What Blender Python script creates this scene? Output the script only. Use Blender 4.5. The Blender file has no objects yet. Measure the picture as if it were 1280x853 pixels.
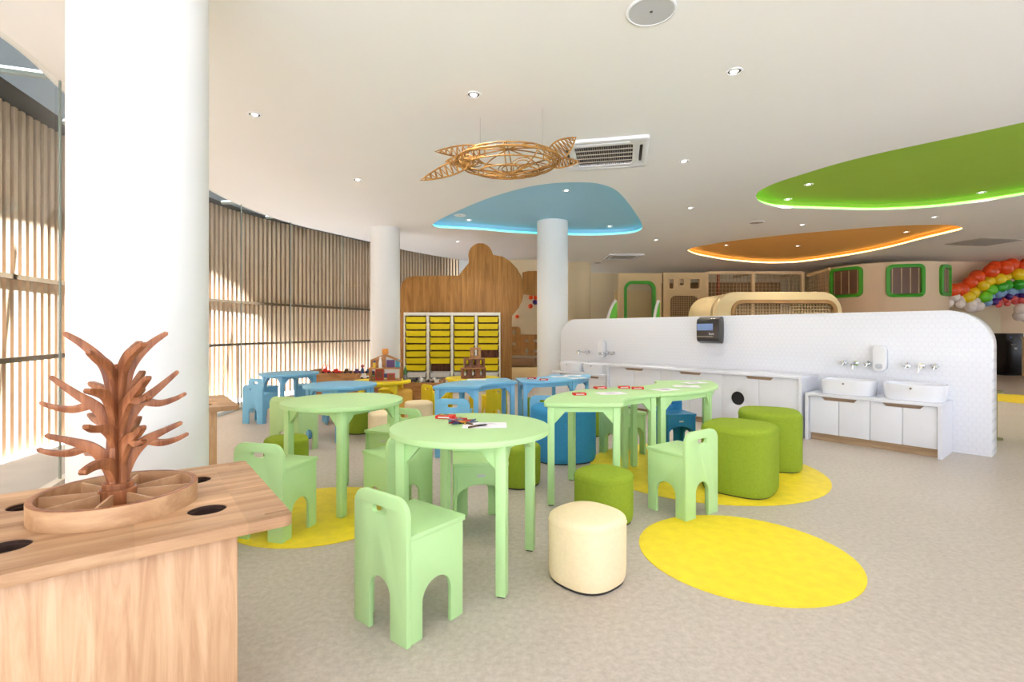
import bpy, bmesh, math, random
from mathutils import Vector, Matrix
random.seed(7)
PI = math.pi
R = math.radians
C = bpy.context.scene.collection
HC = 1.12            # camera height above the floor
CEIL = 2.95          # ceiling height

# ------------------------------------------------------------------ camera, world, light, exposure
cd = bpy.data.cameras.new('camera'); cam = bpy.data.objects.new('camera', cd); C.objects.link(cam)
cam.location = (0, 0, HC); cam.rotation_euler = (R(90), 0, 0)
cd.sensor_width = 36; cd.lens = 36 * 630 / 1280; cd.shift_y = -12.5 / 1280; cd.clip_start = .05
sc = bpy.context.scene
sc.camera = cam
w = bpy.data.worlds.new('world'); sc.world = w; w.use_nodes = True
w.node_tree.nodes['Background'].inputs[0].default_value = (.82, .89, 1, 1)
w.node_tree.nodes['Background'].inputs[1].default_value = 1.3
def light(name, kind, loc, energy, color=(1, 1, 1), aim=None, **kw):
    l = bpy.data.lights.new(name, kind); o = bpy.data.objects.new(name, l); C.objects.link(o)
    o.location = loc; l.energy = energy; l.color = color
    for k, v in kw.items(): setattr(l, k, v)
    if aim is not None: o.rotation_euler = Vector(aim).to_track_quat('-Z', 'Y').to_euler()
    return o
SUN_AZ = R(44)       # the sun stands over the roof of the building, to the right
SUN_EL = R(75)
light('sun', 'SUN', (6, 2, 12), 60, (.85, .895, 1),
      aim=(-math.cos(SUN_AZ) * math.cos(SUN_EL), -math.sin(SUN_AZ) * math.cos(SUN_EL), -math.sin(SUN_EL)), angle=R(1.2))
# added fill lights standing in for daylight from unseen glazing behind the camera
light('fill_front', 'AREA', (1.5, -3.4, 1.4), 34, (.85, .9, 1), aim=(0, 1, .35), shape='RECTANGLE', size=9, size_y=2.4)
light('fill_left', 'AREA', (-2.9, -1.2, 1.4), 16, (.85, .9, 1), aim=(1, .35, .3), shape='RECTANGLE', size=3.4, size_y=2.4)
sc.view_settings.view_transform = 'Standard'; sc.view_settings.look = 'None'
sc.view_settings.gamma = 1; sc.view_settings.use_curve_mapping = False
sc.view_settings.exposure = 0.55
try:
    sc.cycles.max_bounces = 10; sc.cycles.diffuse_bounces = 6; sc.cycles.transparent_max_bounces = 16
    sc.cycles.caustics_reflective = False; sc.cycles.caustics_refractive = False
    sc.cycles.sample_clamp_indirect = 6
    sc.cycles.use_denoising = True
except Exception: pass

# ------------------------------------------------------------------ materials
def srgb(r, g, b):
    f = lambda c: (c / 255 / 12.92) if c / 255 <= .04045 else ((c / 255 + .055) / 1.055) ** 2.4
    return (f(r), f(g), f(b), 1)
def mat(name, rgb, rough=.5, metal=0, var=.04, scale=6, bump=0, bscale=200, spec=.4, coat=0):
    m = bpy.data.materials.new(name); m.use_nodes = True; nt = m.node_tree; N = nt.nodes; L = nt.links
    b = N['Principled BSDF']; c = srgb(*rgb)
    tc = N.new('ShaderNodeTexCoord'); nz = N.new('ShaderNodeTexNoise'); nz.inputs['Scale'].default_value = scale; nz.inputs['Detail'].default_value = 3
    L.new(tc.outputs['Object'], nz.inputs['Vector'])
    rp = N.new('ShaderNodeValToRGB')
    rp.color_ramp.elements[0].position = .3; rp.color_ramp.elements[1].position = .7
    rp.color_ramp.elements[0].color = [x * (1 - var) for x in c[:3]] + [1]
    rp.color_ramp.elements[1].color = [min(1, x * (1 + var)) for x in c[:3]] + [1]
    L.new(nz.outputs['Fac'], rp.inputs['Fac']); L.new(rp.outputs['Color'], b.inputs['Base Color'])
    b.inputs['Roughness'].default_value = rough; b.inputs['Metallic'].default_value = metal
    b.inputs['Specular IOR Level'].default_value = spec; b.inputs['Coat Weight'].default_value = coat
    if bump:
        n2 = N.new('ShaderNodeTexNoise'); n2.inputs['Scale'].default_value = bscale; L.new(tc.outputs['Object'], n2.inputs['Vector'])
        bp = N.new('ShaderNodeBump'); bp.inputs['Strength'].default_value = bump; bp.inputs['Distance'].default_value = .002
        L.new(n2.outputs['Fac'], bp.inputs['Height']); L.new(bp.outputs['Normal'], b.inputs['Normal'])
    return m
def wood(name, dark, light_, axis=0, scale=5, stretch=14, rough=.45, ring=.5):
    """grain running along the given object axis"""
    m = bpy.data.materials.new(name); m.use_nodes = True; nt = m.node_tree; N = nt.nodes; L = nt.links
    b = N['Principled BSDF']; tc = N.new('ShaderNodeTexCoord'); mp = N.new('ShaderNodeMapping')
    s = [scale * stretch / 4] * 3; s[axis] = scale / 4; mp.inputs['Scale'].default_value = s
    L.new(tc.outputs['Object'], mp.inputs['Vector'])
    n1 = N.new('ShaderNodeTexNoise'); n1.inputs['Scale'].default_value = 1.0; n1.inputs['Detail'].default_value = 8; n1.inputs['Roughness'].default_value = .62; n1.inputs['Distortion'].default_value = 1.1
    L.new(mp.outputs['Vector'], n1.inputs['Vector'])
    n2 = N.new('ShaderNodeTexNoise'); n2.inputs['Scale'].default_value = .22; n2.inputs['Detail'].default_value = 2; n2.inputs['Distortion'].default_value = .6
    L.new(mp.outputs['Vector'], n2.inputs['Vector'])
    mul = N.new('ShaderNodeMath'); mul.operation = 'MULTIPLY'; mul.inputs[1].default_value = 22
    sn = N.new('ShaderNodeMath'); sn.operation = 'SINE'
    L.new(n2.outputs['Fac'], mul.inputs[0]); L.new(mul.outputs[0], sn.inputs[0])
    ma = N.new('ShaderNodeMath'); ma.operation = 'MULTIPLY_ADD'; ma.inputs[1].default_value = .13 * ring; L.new(sn.outputs[0], ma.inputs[0]); L.new(n1.outputs['Fac'], ma.inputs[2])
    rp = N.new('ShaderNodeValToRGB'); rp.color_ramp.elements[0].position = .3; rp.color_ramp.elements[1].position = .68
    rp.color_ramp.elements[0].color = srgb(*dark); rp.color_ramp.elements[1].color = srgb(*light_)
    L.new(ma.outputs[0], rp.inputs['Fac']); L.new(rp.outputs['Color'], b.inputs['Base Color'])
    b.inputs['Roughness'].default_value = rough; b.inputs['Specular IOR Level'].default_value = .35
    bp = N.new('ShaderNodeBump'); bp.inputs['Strength'].default_value = .08; bp.inputs['Distance'].default_value = .002
    L.new(n1.outputs['Fac'], bp.inputs['Height']); L.new(bp.outputs['Normal'], b.inputs['Normal'])
    return m
def emit(name, rgb, s):
    m = bpy.data.materials.new(name); m.use_nodes = True; N = m.node_tree.nodes
    b = N['Principled BSDF']; b.inputs['Base Color'].default_value = (.8, .8, .8, 1)
    b.inputs['Emission Color'].default_value = srgb(*rgb); b.inputs['Emission Strength'].default_value = s
    return m
def floor_mat():
    m = mat('floor_lino', (201, 190, 179), .42, var=.05, scale=1.2, spec=.4); nt = m.node_tree; N = nt.nodes; L = nt.links
    b = N['Principled BSDF']; tc = N['Texture Coordinate']; prev = b.inputs['Base Color'].links[0].from_socket
    n = N.new('ShaderNodeTexNoise'); n.inputs['Scale'].default_value = 38; n.inputs['Detail'].default_value = 6; n.inputs['Roughness'].default_value = .7
    L.new(tc.outputs['Object'], n.inputs['Vector'])
    rp = N.new('ShaderNodeValToRGB'); rp.color_ramp.elements[0].position = .36; rp.color_ramp.elements[1].position = .66
    rp.color_ramp.elements[0].color = (.72, .70, .67, 1); rp.color_ramp.elements[1].color = (1, 1, 1, 1)
    L.new(n.outputs['Fac'], rp.inputs['Fac'])
    mx = N.new('ShaderNodeMix'); mx.data_type = 'RGBA'; mx.blend_type = 'MULTIPLY'; mx.inputs[0].default_value = .8
    L.new(prev, mx.inputs[6]); L.new(rp.outputs['Color'], mx.inputs[7]); L.new(mx.outputs[2], b.inputs['Base Color'])
    return m
def hex_mat():
    """small white hexagonal tiles with faint grout, laid on the X-Z plane of the wall"""
    m = bpy.data.materials.new('hex_tile'); m.use_nodes = True; nt = m.node_tree; N = nt.nodes; L = nt.links
    b = N['Principled BSDF']; tc = N.new('ShaderNodeTexCoord'); sp = N.new('ShaderNodeSeparateXYZ'); L.new(tc.outputs['Object'], sp.inputs[0])
    S = 1 / .052
    def M(op, a, c=None, d=None):
        n = N.new('ShaderNodeMath'); n.operation = op
        for i, v in enumerate((a, c, d)):
            if v is None: continue
            if isinstance(v, (int, float)): n.inputs[i].default_value = v
            else: L.new(v, n.inputs[i])
        return n.outputs[0]
    x = M('MULTIPLY', sp.outputs[0], S); z = M('MULTIPLY', sp.outputs[2], S); q = math.sqrt(3)
    ax = M('SUBTRACT', M('FLOORED_MODULO', x, 1), .5); az = M('SUBTRACT', M('FLOORED_MODULO', z, q), q / 2)
    bx = M('SUBTRACT', M('FLOORED_MODULO', M('SUBTRACT', x, .5), 1), .5); bz = M('SUBTRACT', M('FLOORED_MODULO', M('SUBTRACT', z, q / 2), q), q / 2)
    la = M('ADD', M('MULTIPLY', ax, ax), M('MULTIPLY', az, az)); lb = M('ADD', M('MULTIPLY', bx, bx), M('MULTIPLY', bz, bz))
    t = M('LESS_THAN', la, lb)
    gx = M('ABSOLUTE', M('ADD', M('MULTIPLY', ax, t), M('MULTIPLY', bx, M('SUBTRACT', 1, t))))
    gz = M('ABSOLUTE', M('ADD', M('MULTIPLY', az, t), M('MULTIPLY', bz, M('SUBTRACT', 1, t))))
    d = M('MAXIMUM', gx, M('ADD', M('MULTIPLY', gx, .5), M('MULTIPLY', gz, q / 2)))
    rp = N.new('ShaderNodeValToRGB'); rp.color_ramp.elements[0].position = .45; rp.color_ramp.elements[1].position = .5
    rp.color_ramp.elements[0].color = srgb(234, 236, 242); rp.color_ramp.elements[1].color = srgb(221, 223, 231)
    L.new(d, rp.inputs['Fac']); L.new(rp.outputs['Color'], b.inputs['Base Color']); b.inputs['Roughness'].default_value = .22
    b.inputs['Specular IOR Level'].default_value = .4
    bp = N.new('ShaderNodeBump'); bp.inputs['Strength'].default_value = .25; bp.inputs['Distance'].default_value = .001; bp.invert = True
    L.new(rp.outputs['Color'], bp.inputs['Height'])
    r2 = N.new('ShaderNodeValToRGB'); r2.color_ramp.elements[0].position = .44; r2.color_ramp.elements[1].position = .5
    L.new(d, r2.inputs['Fac']); L.new(r2.outputs['Color'], bp.inputs['Height']); L.new(bp.outputs['Normal'], b.inputs['Normal'])
    return m
def glass_mat(name, tint=(.955, .968, .962), refl=1):
    m = bpy.data.materials.new(name); m.use_nodes = True; nt = m.node_tree; N = nt.nodes; L = nt.links
    N.remove(N['Principled BSDF']); out = N['Material Output']
    t = N.new('ShaderNodeBsdfTransparent'); t.inputs[0].default_value = (*tint, 1)
    g = N.new('ShaderNodeBsdfGlossy'); g.inputs['Roughness'].default_value = .02
    f = N.new('ShaderNodeLayerWeight'); f.inputs[0].default_value = .5
    pw_ = N.new('ShaderNodeMath'); pw_.operation = 'POWER'; pw_.inputs[1].default_value = 5; L.new(f.outputs['Facing'], pw_.inputs[0])
    ma = N.new('ShaderNodeMath'); ma.operation = 'MULTIPLY_ADD'; ma.inputs[1].default_value = .5; ma.inputs[2].default_value = .02; L.new(pw_.outputs[0], ma.inputs[0])
    mx = N.new('ShaderNodeMixShader'); L.new(ma.outputs[0], mx.inputs[0]); L.new(t.outputs[0], mx.inputs[1]); L.new(g.outputs[0], mx.inputs[2])
    L.new(mx.outputs[0], out.inputs[0])
    return m
MT = {}
def defm():
    M = MT
    M['floor'] = floor_mat(); M['hex'] = hex_mat(); M['glass'] = glass_mat('window_glass')
    M['ceiling'] = mat('ceiling_white', (246, 245, 242), .8, var=.01, scale=.6)
    M['column'] = mat('column_white', (228, 228, 225), .6, var=.01, scale=.8)
    M['cream_wall'] = mat('cream_wall', (224, 208, 172), .8, var=.03, scale=1)
    M['pink_wall'] = mat('pink_beige_wall', (230, 204, 170), .8, var=.03, scale=1)
    M['mint'] = mat('mint_paint', (184, 222, 156), .42, var=.015, scale=4, spec=.35)
    M['sky'] = mat('sky_blue_paint', (120, 184, 222), .42, var=.02, scale=4, spec=.35)
    M['deep'] = mat('deep_blue_paint', (38, 130, 190), .42, var=.02, scale=4, spec=.35)
    M['yellow'] = mat('yellow_paint', (238, 214, 40), .42, var=.02, scale=4, spec=.35)
    M['olive'] = mat('olive_fabric', (142, 164, 50), .92, var=.05, scale=60, bump=.4, bscale=900, spec=.15)
    M['cream'] = mat('cream_fabric', (246, 226, 186), .92, var=.03, scale=60, bump=.4, bscale=900, spec=.15)
    M['bluefab'] = mat('blue_fabric', (62, 142, 192), .92, var=.06, scale=60, bump=.4, bscale=900, spec=.15)
    M['amberfab'] = mat('amber_fabric', (236, 190, 96), .92, var=.04, scale=60, bump=.4, bscale=900, spec=.15)
    M['glide'] = mat('dark_glide', (52, 48, 44), .7)
    M['label'] = mat('metal_label', (200, 205, 200), .4, metal=.4)
    M['yellow_floor'] = mat('yellow_lino', (243, 217, 48), .5, var=.07, scale=14, spec=.35)
    M['oak_x'] = wood('oak_along_x', (164, 120, 84), (214, 174, 134), 0)
    nt = M['oak_x'].node_tree; N = nt.nodes; L = nt.links; bs = N['Principled BSDF']; prev = bs.inputs['Base Color'].links[0].from_socket
    sp = N.new('ShaderNodeSeparateXYZ'); L.new(N['Texture Coordinate'].outputs['Object'], sp.inputs[0])
    q1 = N.new('ShaderNodeMath'); q1.operation = 'MULTIPLY'; q1.inputs[1].default_value = 6.3; L.new(sp.outputs[1], q1.inputs[0])
    q2 = N.new('ShaderNodeMath'); q2.operation = 'FLOOR'; L.new(q1.outputs[0], q2.inputs[0])
    q3 = N.new('ShaderNodeMath'); q3.operation = 'LESS_THAN'; q3.inputs[1].default_value = .115; L.new(sp.outputs[0], q3.inputs[0])
    q4 = N.new('ShaderNodeMath'); q4.operation = 'MULTIPLY_ADD'; q4.inputs[1].default_value = 40; L.new(q3.outputs[0], q4.inputs[0]); L.new(q2.outputs[0], q4.inputs[2])
    q5 = N.new('ShaderNodeMath'); q5.operation = 'MAXIMUM'; q5.inputs[1].default_value = 0
    q6 = N.new('ShaderNodeMath'); q6.operation = 'LESS_THAN'; q6.inputs[1].default_value = .36; L.new(sp.outputs[0], q6.inputs[0])
    q7 = N.new('ShaderNodeMath'); q7.operation = 'MULTIPLY_ADD'; q7.inputs[1].default_value = 17; L.new(q6.outputs[0], q7.inputs[0]); L.new(q4.outputs[0], q7.inputs[2])
    wn = N.new('ShaderNodeTexWhiteNoise'); wn.noise_dimensions = '1D'; L.new(q7.outputs[0], wn.inputs['W'])
    mr = N.new('ShaderNodeMapRange'); mr.inputs[3].default_value = .80; mr.inputs[4].default_value = 1.12; L.new(wn.outputs['Value'], mr.inputs[0])
    vm = N.new('ShaderNodeVectorMath'); vm.operation = 'SCALE'; L.new(prev, vm.inputs[0]); L.new(mr.outputs[0], vm.inputs['Scale']); L.new(vm.outputs[0], bs.inputs['Base Color'])
    M['oak_z'] = wood('oak_along_z', (186, 142, 104), (224, 186, 148), 2, scale=9, stretch=12)
    M['oak_y'] = wood('oak_along_y', (178, 128, 84), (228, 188, 142), 1)
    M['oak_ring'] = wood('oak_ply', (176, 134, 96), (214, 176, 136), 0, stretch=8)
    M['tree_wood'] = wood('tree_wood', (122, 70, 42), (178, 116, 76), 2, scale=16, stretch=10, rough=.4)
    M['ply_edge'] = mat('dark_edge', (62, 42, 34), .6, var=.2, scale=40)
    M['walnut'] = wood('honey_veneer', (142, 96, 42), (188, 136, 70), 2, scale=4, stretch=14, rough=.5)
    M['toe'] = wood('toe_wood', (166, 136, 104), (196, 166, 134), 0, scale=8)
    M['handle_wood'] = wood('handle_wood', (150, 122, 100), (178, 152, 130), 0, scale=8)
    M['white_lam'] = mat('white_laminate', (234, 236, 243), .35, var=.01)
    M['stone'] = mat('white_stone', (226, 228, 236), .3, var=.02, scale=30)
    M['ceramic'] = mat('white_ceramic', (238, 240, 247), .12, var=.005, spec=.5, coat=.3)
    M['dark_gap'] = mat('dark_gap', (40, 38, 38), .8)
    M['chrome'] = mat('chrome', (225, 228, 232), .12, metal=1, var=.01)
    M['black_plastic'] = mat('smoked_plastic', (46, 42, 42), .22, var=.05, spec=.5)
    M['reflection_blue'] = mat('window_reflection', (120, 146, 196), .12, var=.03, spec=.6)
    M['grey_plastic'] = mat('grey_plastic', (196, 198, 204), .4)
    M['white_plastic'] = mat('white_plastic', (236, 237, 240), .4, var=.01)
    M['batten'] = wood('pine_batten', (196, 168, 138), (226, 200, 170), 2, scale=5, stretch=10, rough=.7)
    M['batten_back'] = mat('batten_backing', (150, 118, 92), .85, var=.12, scale=3)
    M['batten_rail'] = mat('batten_rail', (96, 78, 54), .8)
    M['canopy'] = mat('canopy_grey_green', (27, 32, 29), .7)
    M['rafter'] = mat('rafter_grey', (150, 160, 152), .7)
    M['concrete'] = mat('terrace_concrete', (184, 184, 184), .85, var=.06, scale=3)
    M['dark_metal'] = mat('dark_metal', (124, 112, 100), .4, metal=.6)
    M['tub_yellow'] = mat('tub_yellow', (240, 214, 16), .38, var=.02)
    M['tub_white'] = mat('tub_white', (226, 224, 220), .4, var=.02)
    M['shelf_white'] = mat('shelf_white', (238, 232, 220), .5, var=.01)
    M['rattan'] = wood('rattan_cane', (120, 78, 30), (184, 136, 70), 0, scale=30, stretch=4, rough=.6)
    M['blob_blue'] = mat('cloud_blue', (160, 210, 236), .8, var=.01)
    M['blob_green'] = mat('cloud_green', (150, 186, 62), .8, var=.01)
    M['blob_orange'] = mat('cloud_orange', (246, 188, 104), .8, var=.01)
    M['led_cyan'] = emit('led_cyan', (30, 215, 205), 1.3)
    M['led_green'] = emit('led_green', (110, 240, 50), 2.4)
    M['led_orange'] = emit('led_orange', (255, 214, 120), 3.4)
    M['lens'] = emit('lamp_lens', (255, 246, 230), 5)
    M['vent_dark'] = mat('vent_dark', (62, 58, 54), .6)
    M['vent_bar'] = mat('vent_bar', (150, 142, 134), .5)
    M['speaker'] = mat('speaker_grille', (190, 191, 192), .6, var=.06, scale=300, bump=.3, bscale=900)
    M['vent_grey'] = mat('vent_grey', (168, 160, 146), .6)
    M['play_beige'] = mat('play_beige', (226, 200, 150), .7, var=.02, scale=2)
    M['play_foam'] = mat('play_foam', (214, 192, 146), .55, var=.02, scale=2)
    M['play_post'] = mat('play_post', (236, 208, 160), .6)
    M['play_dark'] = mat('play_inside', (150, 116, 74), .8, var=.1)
    M['house_pane'] = mat('house_pane', (104, 74, 54), .3, var=.15, scale=3)
    M['net'] = mat('net_cord', (196, 172, 134), .8)
    M['green_trim'] = mat('green_trim', (70, 168, 44), .45)
    M['green_fin'] = mat('green_fin', (96, 178, 52), .5)
    M['red'] = mat('red_paint', (214, 40, 34), .4)
    M['red_pole'] = mat('red_pole', (176, 70, 30), .5)
    M['paper'] = mat('paper_white', (242, 240, 246), .8, var=.02, scale=40)
    M['print'] = mat('printed_line', (222, 216, 226), .8)
    M['dark_oven'] = mat('black_appliance', (14, 13, 18), .25)
    M['olive_metal'] = mat('olive_board', (120, 118, 72), .6)
    M['bench'] = mat('brown_cushion', (132, 100, 70), .7)
    M['castle'] = wood('castle_wood', (140, 92, 36), (190, 138, 70), 2, scale=9)
    M['toy_wood'] = wood('toy_wood', (150, 100, 58), (200, 150, 98), 0, scale=18, stretch=6)
    M['toy_dark'] = wood('toy_dark_wood', (92, 52, 32), (150, 92, 60), 2, scale=18, stretch=6)
    for n, c in dict(b_red=(234, 80, 26), b_yellow=(240, 206, 24), b_green=(56, 168, 36), b_lime=(112, 204, 48), b_sky=(128, 162, 200), b_purple=(64, 30, 116),
                     b_pink=(232, 96, 92), b_white=(238, 226, 216)).items():
        M[n] = mat('balloon_' + n[2:], c, .25, var=.03, spec=.5)
    for n, c in dict(c_red=(176, 50, 44), c_black=(40, 38, 42), c_blue=(58, 78, 122), c_green=(62, 112, 62), c_yellow=(206, 172, 60), c_brown=(100, 70, 46), c_grey=(120, 120, 126),
                     c_teal=(70, 150, 170), c_purple=(96, 66, 112), c_orange=(218, 140, 52), c_pink=(176, 100, 116), c_white=(236, 236, 236)).items():
        M[n] = mat('colour_' + n[2:], c, .5)
defm()

# ------------------------------------------------------------------ mesh helpers
def finish(me, angle=35):
    for p in me.polygons: p.use_smooth = True
    me.set_sharp_from_angle(angle=R(angle))
def link(name, me, m, parent=None, loc=None, rot=None, angle=35):
    finish(me, angle); me.name = name
    o = bpy.data.objects.new(name, me); C.objects.link(o)
    me.materials.clear(); me.materials.append(MT[m] if isinstance(m, str) else m)
    if parent is not None: o.parent = parent
    if loc is not None: o.location = loc
    if rot is not None: o.rotation_euler = rot
    return o
def tag(o, label=None, cat=None, group=None, kind=None):
    if label: o['label'] = label
    if cat: o['category'] = cat
    if group: o['group'] = group
    if kind: o['kind'] = kind
    return o
def thing(name, label, cat, loc=(0, 0, 0), rotz=0, group=None, scale=1):
    o = bpy.data.objects.new(name, None); C.objects.link(o); o.empty_display_size = .1
    o.location = loc; o.rotation_euler = (0, 0, rotz); o.scale = (scale,) * 3
    return tag(o, label, cat, group)
def dup(root, loc=None, rotz=None, label=None, group=None, scale=None, parent=None):
    r = root.copy(); C.objects.link(r); r.parent = parent
    if loc is not None: r.location = loc
    if rotz is not None: r.rotation_euler = (0, 0, rotz)
    if scale is not None: r.scale = (scale,) * 3
    if label: r['label'] = label
    if group: r['group'] = group
    for ch in list(root.children): dup(ch, parent=r)
    return r
class MB:
    def __init__(s): s.b = bmesh.new()
    def _x(s, vs, mtx):
        if mtx is not None: bmesh.ops.transform(s.b, matrix=mtx, verts=vs)
    def box(s, c, size, rz=0, bev=0, mtx=None):
        r = bmesh.ops.create_cube(s.b, size=1, matrix=Matrix.LocRotScale(Vector(c), Matrix.Rotation(rz, 3, 'Z').to_quaternion(), Vector(size)))
        vs = r['verts']
        if bev:
            es = list({e for v in vs for e in v.link_edges})
            g = bmesh.ops.bevel(s.b, geom=es, offset=bev, segments=2, profile=.5, affect='EDGES', clamp_overlap=True)
            vs = list(set(g['verts']) | {v for f in g['faces'] for v in f.verts})
            vs = list({v for f in {f for v in vs if v.is_valid for f in v.link_faces} for v in f.verts})
        s._x(vs, mtx); return s
    def tube(s, pts, r, n=8, closed=False, cap=True):
        pts = [Vector(p) for p in pts]; k = len(pts); rs = r if isinstance(r, (list, tuple)) else [r] * k
        rings = []; prev = None
        for i, p in enumerate(pts):
            a = pts[i - 1] if (i > 0 or closed) else p; c = pts[(i + 1) % k] if (i < k - 1 or closed) else p
            t = (c - a).normalized()
            if prev is None:
                up = Vector((0, 0, 1)) if abs(t.z) < .9 else Vector((1, 0, 0)); u = t.cross(up).normalized()
            else:
                u = (prev - t * prev.dot(t))
                u = u.normalized() if u.length > 1e-6 else t.orthogonal().normalized()
            prev = u; v = t.cross(u)
            rings.append([s.b.verts.new(p + (u * math.cos(2 * PI * j / n) + v * math.sin(2 * PI * j / n)) * rs[i]) for j in range(n)])
        m = k if closed else k - 1
        for i in range(m):
            a, c = rings[i], rings[(i + 1) % k]
            for j in range(n):
                try: s.b.faces.new((a[j], a[(j + 1) % n], c[(j + 1) % n], c[j]))
                except ValueError: pass
        if cap and not closed:
            s.b.faces.new(rings[0][::-1]); s.b.faces.new(rings[-1])
        return s
    def cyl(s, p0, p1, r0, r1=None, n=24): return s.tube([p0, p1], [r0, r0 if r1 is None else r1], n)
    def lathe(s, prof, n=32, c=(0, 0, 0), sx=1, sy=1, sup=2, close=True, mtx=None):
        """rings of (radius, z); sup > 2 makes a superellipse plan"""
        rings = []; vs = []
        for r, z in prof:
            ring = []
            for j in range(n):
                a = 2 * PI * j / n; ca, sa = math.cos(a), math.sin(a)
                k = (abs(ca) ** sup + abs(sa) ** sup) ** (-1 / sup)
                ring.append(s.b.verts.new((c[0] + r * k * ca * sx, c[1] + r * k * sa * sy, c[2] + z)))
            rings.append(ring); vs += ring
        for a, c2 in zip(rings, rings[1:]):
            for j in range(n): s.b.faces.new((a[j], a[(j + 1) % n], c2[(j + 1) % n], c2[j]))
        if close: s.b.faces.new(rings[0][::-1]); s.b.faces.new(rings[-1])
        s._x(vs, mtx); return s
    def sphere(s, c, r, sc=(1, 1, 1), n=16, mtx=None):
        m = Matrix.LocRotScale(Vector(c), None, Vector(sc) * r)
        if mtx is not None: m = mtx @ m
        bmesh.ops.create_uvsphere(s.b, u_segments=n, v_segments=max(6, n * 2 // 3), radius=1, matrix=m); return s
    def add(s, me, mtx=None):
        if mtx is not None: me.transform(mtx)
        s.b.from_mesh(me)
        bpy.data.meshes.remove(me); return s
    def mesh(s):
        bmesh.ops.recalc_face_normals(s.b, faces=s.b.faces[:])
        me = bpy.data.meshes.new('m'); s.b.to_mesh(me); s.b.free(); return me
    def build(s, name, m, parent=None, loc=None, rot=None, angle=35): return link(name, s.mesh(), m, parent, loc, rot, angle)

def plate(outer, holes=(), t=.02, bev=.003, mtx=None, seg=2):
    """flat board in the XY plane, thickness t centred on z = 0, with real cut-outs and eased edges"""
    cu = bpy.data.curves.new('c', 'CURVE'); cu.dimensions = '2D'; cu.fill_mode = 'BOTH'; cu.extrude = t / 2
    for lp in [outer, *holes]:
        sp = cu.splines.new('POLY'); sp.points.add(len(lp) - 1)
        for q, p in zip(sp.points, lp): q.co = (p[0], p[1], 0, 1)
        sp.use_cyclic_u = True
    ob = bpy.data.objects.new('t', cu); me = bpy.data.meshes.new_from_object(ob)
    bpy.data.objects.remove(ob); bpy.data.curves.remove(cu)
    b = bmesh.new(); b.from_mesh(me); bmesh.ops.remove_doubles(b, verts=b.verts, dist=1e-5)
    bmesh.ops.recalc_face_normals(b, faces=b.faces[:])
    if bev:
        es = [e for e in b.edges if len(e.link_faces) == 2 and e.calc_face_angle(0) > R(60) and (abs(e.verts[0].co.z - e.verts[1].co.z) < 1e-6)]
        bmesh.ops.bevel(b, geom=es, offset=bev, segments=seg, profile=.5, affect='EDGES', clamp_overlap=True)
    if mtx is not None: bmesh.ops.transform(b, matrix=mtx, verts=b.verts)
    b.to_mesh(me); b.free(); me.materials.clear()
    return me
def arc(cx, cy, r, a0, a1, n=8, ry=None):
    return [(cx + r * math.cos(R(a0 + (a1 - a0) * i / n)), cy + (ry or r) * math.sin(R(a0 + (a1 - a0) * i / n))) for i in range(n + 1)]
def circ(cx, cy, r, n=48): return [(cx + r * math.cos(2 * PI * i / n), cy + r * math.sin(2 * PI * i / n)) for i in range(n)]
def rrect(x0, y0, x1, y1, r, n=6):
    """r: one radius or four (bottom left, bottom right, top right, top left)"""
    a, b, c, d = (r,) * 4 if not isinstance(r, (tuple, list)) else r
    o = []
    for cx, cy, q, s in ((x0 + a, y0 + a, a, 180), (x1 - b, y0 + b, b, 270), (x1 - c, y1 - c, c, 0), (x0 + d, y1 - d, d, 90)):
        o += arc(cx, cy, q, s, s + 90, n) if q > 0 else [(cx, cy)]
    return o
def smooth(pts, closed=True, n=6):
    k = len(pts); out = []
    P = [Vector(p) for p in pts]
    for i in range(k if closed else k - 1):
        g = lambda j: P[j % k] if closed else P[max(0, min(k - 1, j))]
        p0, p1, p2, p3 = g(i - 1), g(i), g(i + 1), g(i + 2)
        for s in range(n):
            t = s / n
            out.append(.5 * ((2 * p1) + (p2 - p0) * t + (2 * p0 - 5 * p1 + 4 * p2 - p3) * t * t + (3 * p1 - p0 - 3 * p2 + p3) * t ** 3))
    if not closed: out.append(P[-1])
    return [tuple(v) for v in out]
# frames that stand a plate upright: plate x -> axis, plate y -> up
def up_x(x, y, z=0): return Matrix.Translation((x, y, z)) @ Matrix.Rotation(PI / 2, 4, 'X')                                   # faces -Y
def up_y(x, y, z=0): return Matrix.Translation((x, y, z)) @ Matrix.Rotation(PI / 2, 4, 'Z') @ Matrix.Rotation(PI / 2, 4, 'X')  # plate x -> +Y
def floor_pt(px, py, z=0):
    Y = 630 * (HC - z) / (py - 414); return Vector(((px - 640) * Y / 630, Y, z))
def ceil_pt(px, py, z=CEIL): return floor_pt(px, py, z)

# ------------------------------------------------------------------ the room shell
GP = smooth([(-3.0, -3.6), (-3.0, 1.0), (-3.1, 3.0), (-3.42, 4.0), (-3.72, 5.2), (-3.86, 6.35), (-3.9, 7.4), (-3.70, 8.55), (-3.27, 9.5), (-2.9, 10.25), (-2.35, 11.4), (-1.47, 12.7), (-.6, 13.5), (.4, 14.3)], closed=False, n=8)
def resample(pts, step):
    P = [Vector(p) for p in pts]; out = [P[0]]; acc = 0
    for a, b in zip(P, P[1:]):
        d = (b - a).length; t = step - acc
        while t <= d: out.append(a.lerp(b, t / d)); t += step
        acc = (acc + d) % step
    return out
def offset(pts, d):
    P = [Vector(p) for p in pts]; out = []
    for i, p in enumerate(P):
        t = (P[min(i + 1, len(P) - 1)] - P[max(i - 1, 0)]).normalized(); out.append(p + Vector((-t.y, t.x)) * d)
    return out
GPF = [Vector(p) for p in resample(GP, .1)]
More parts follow.
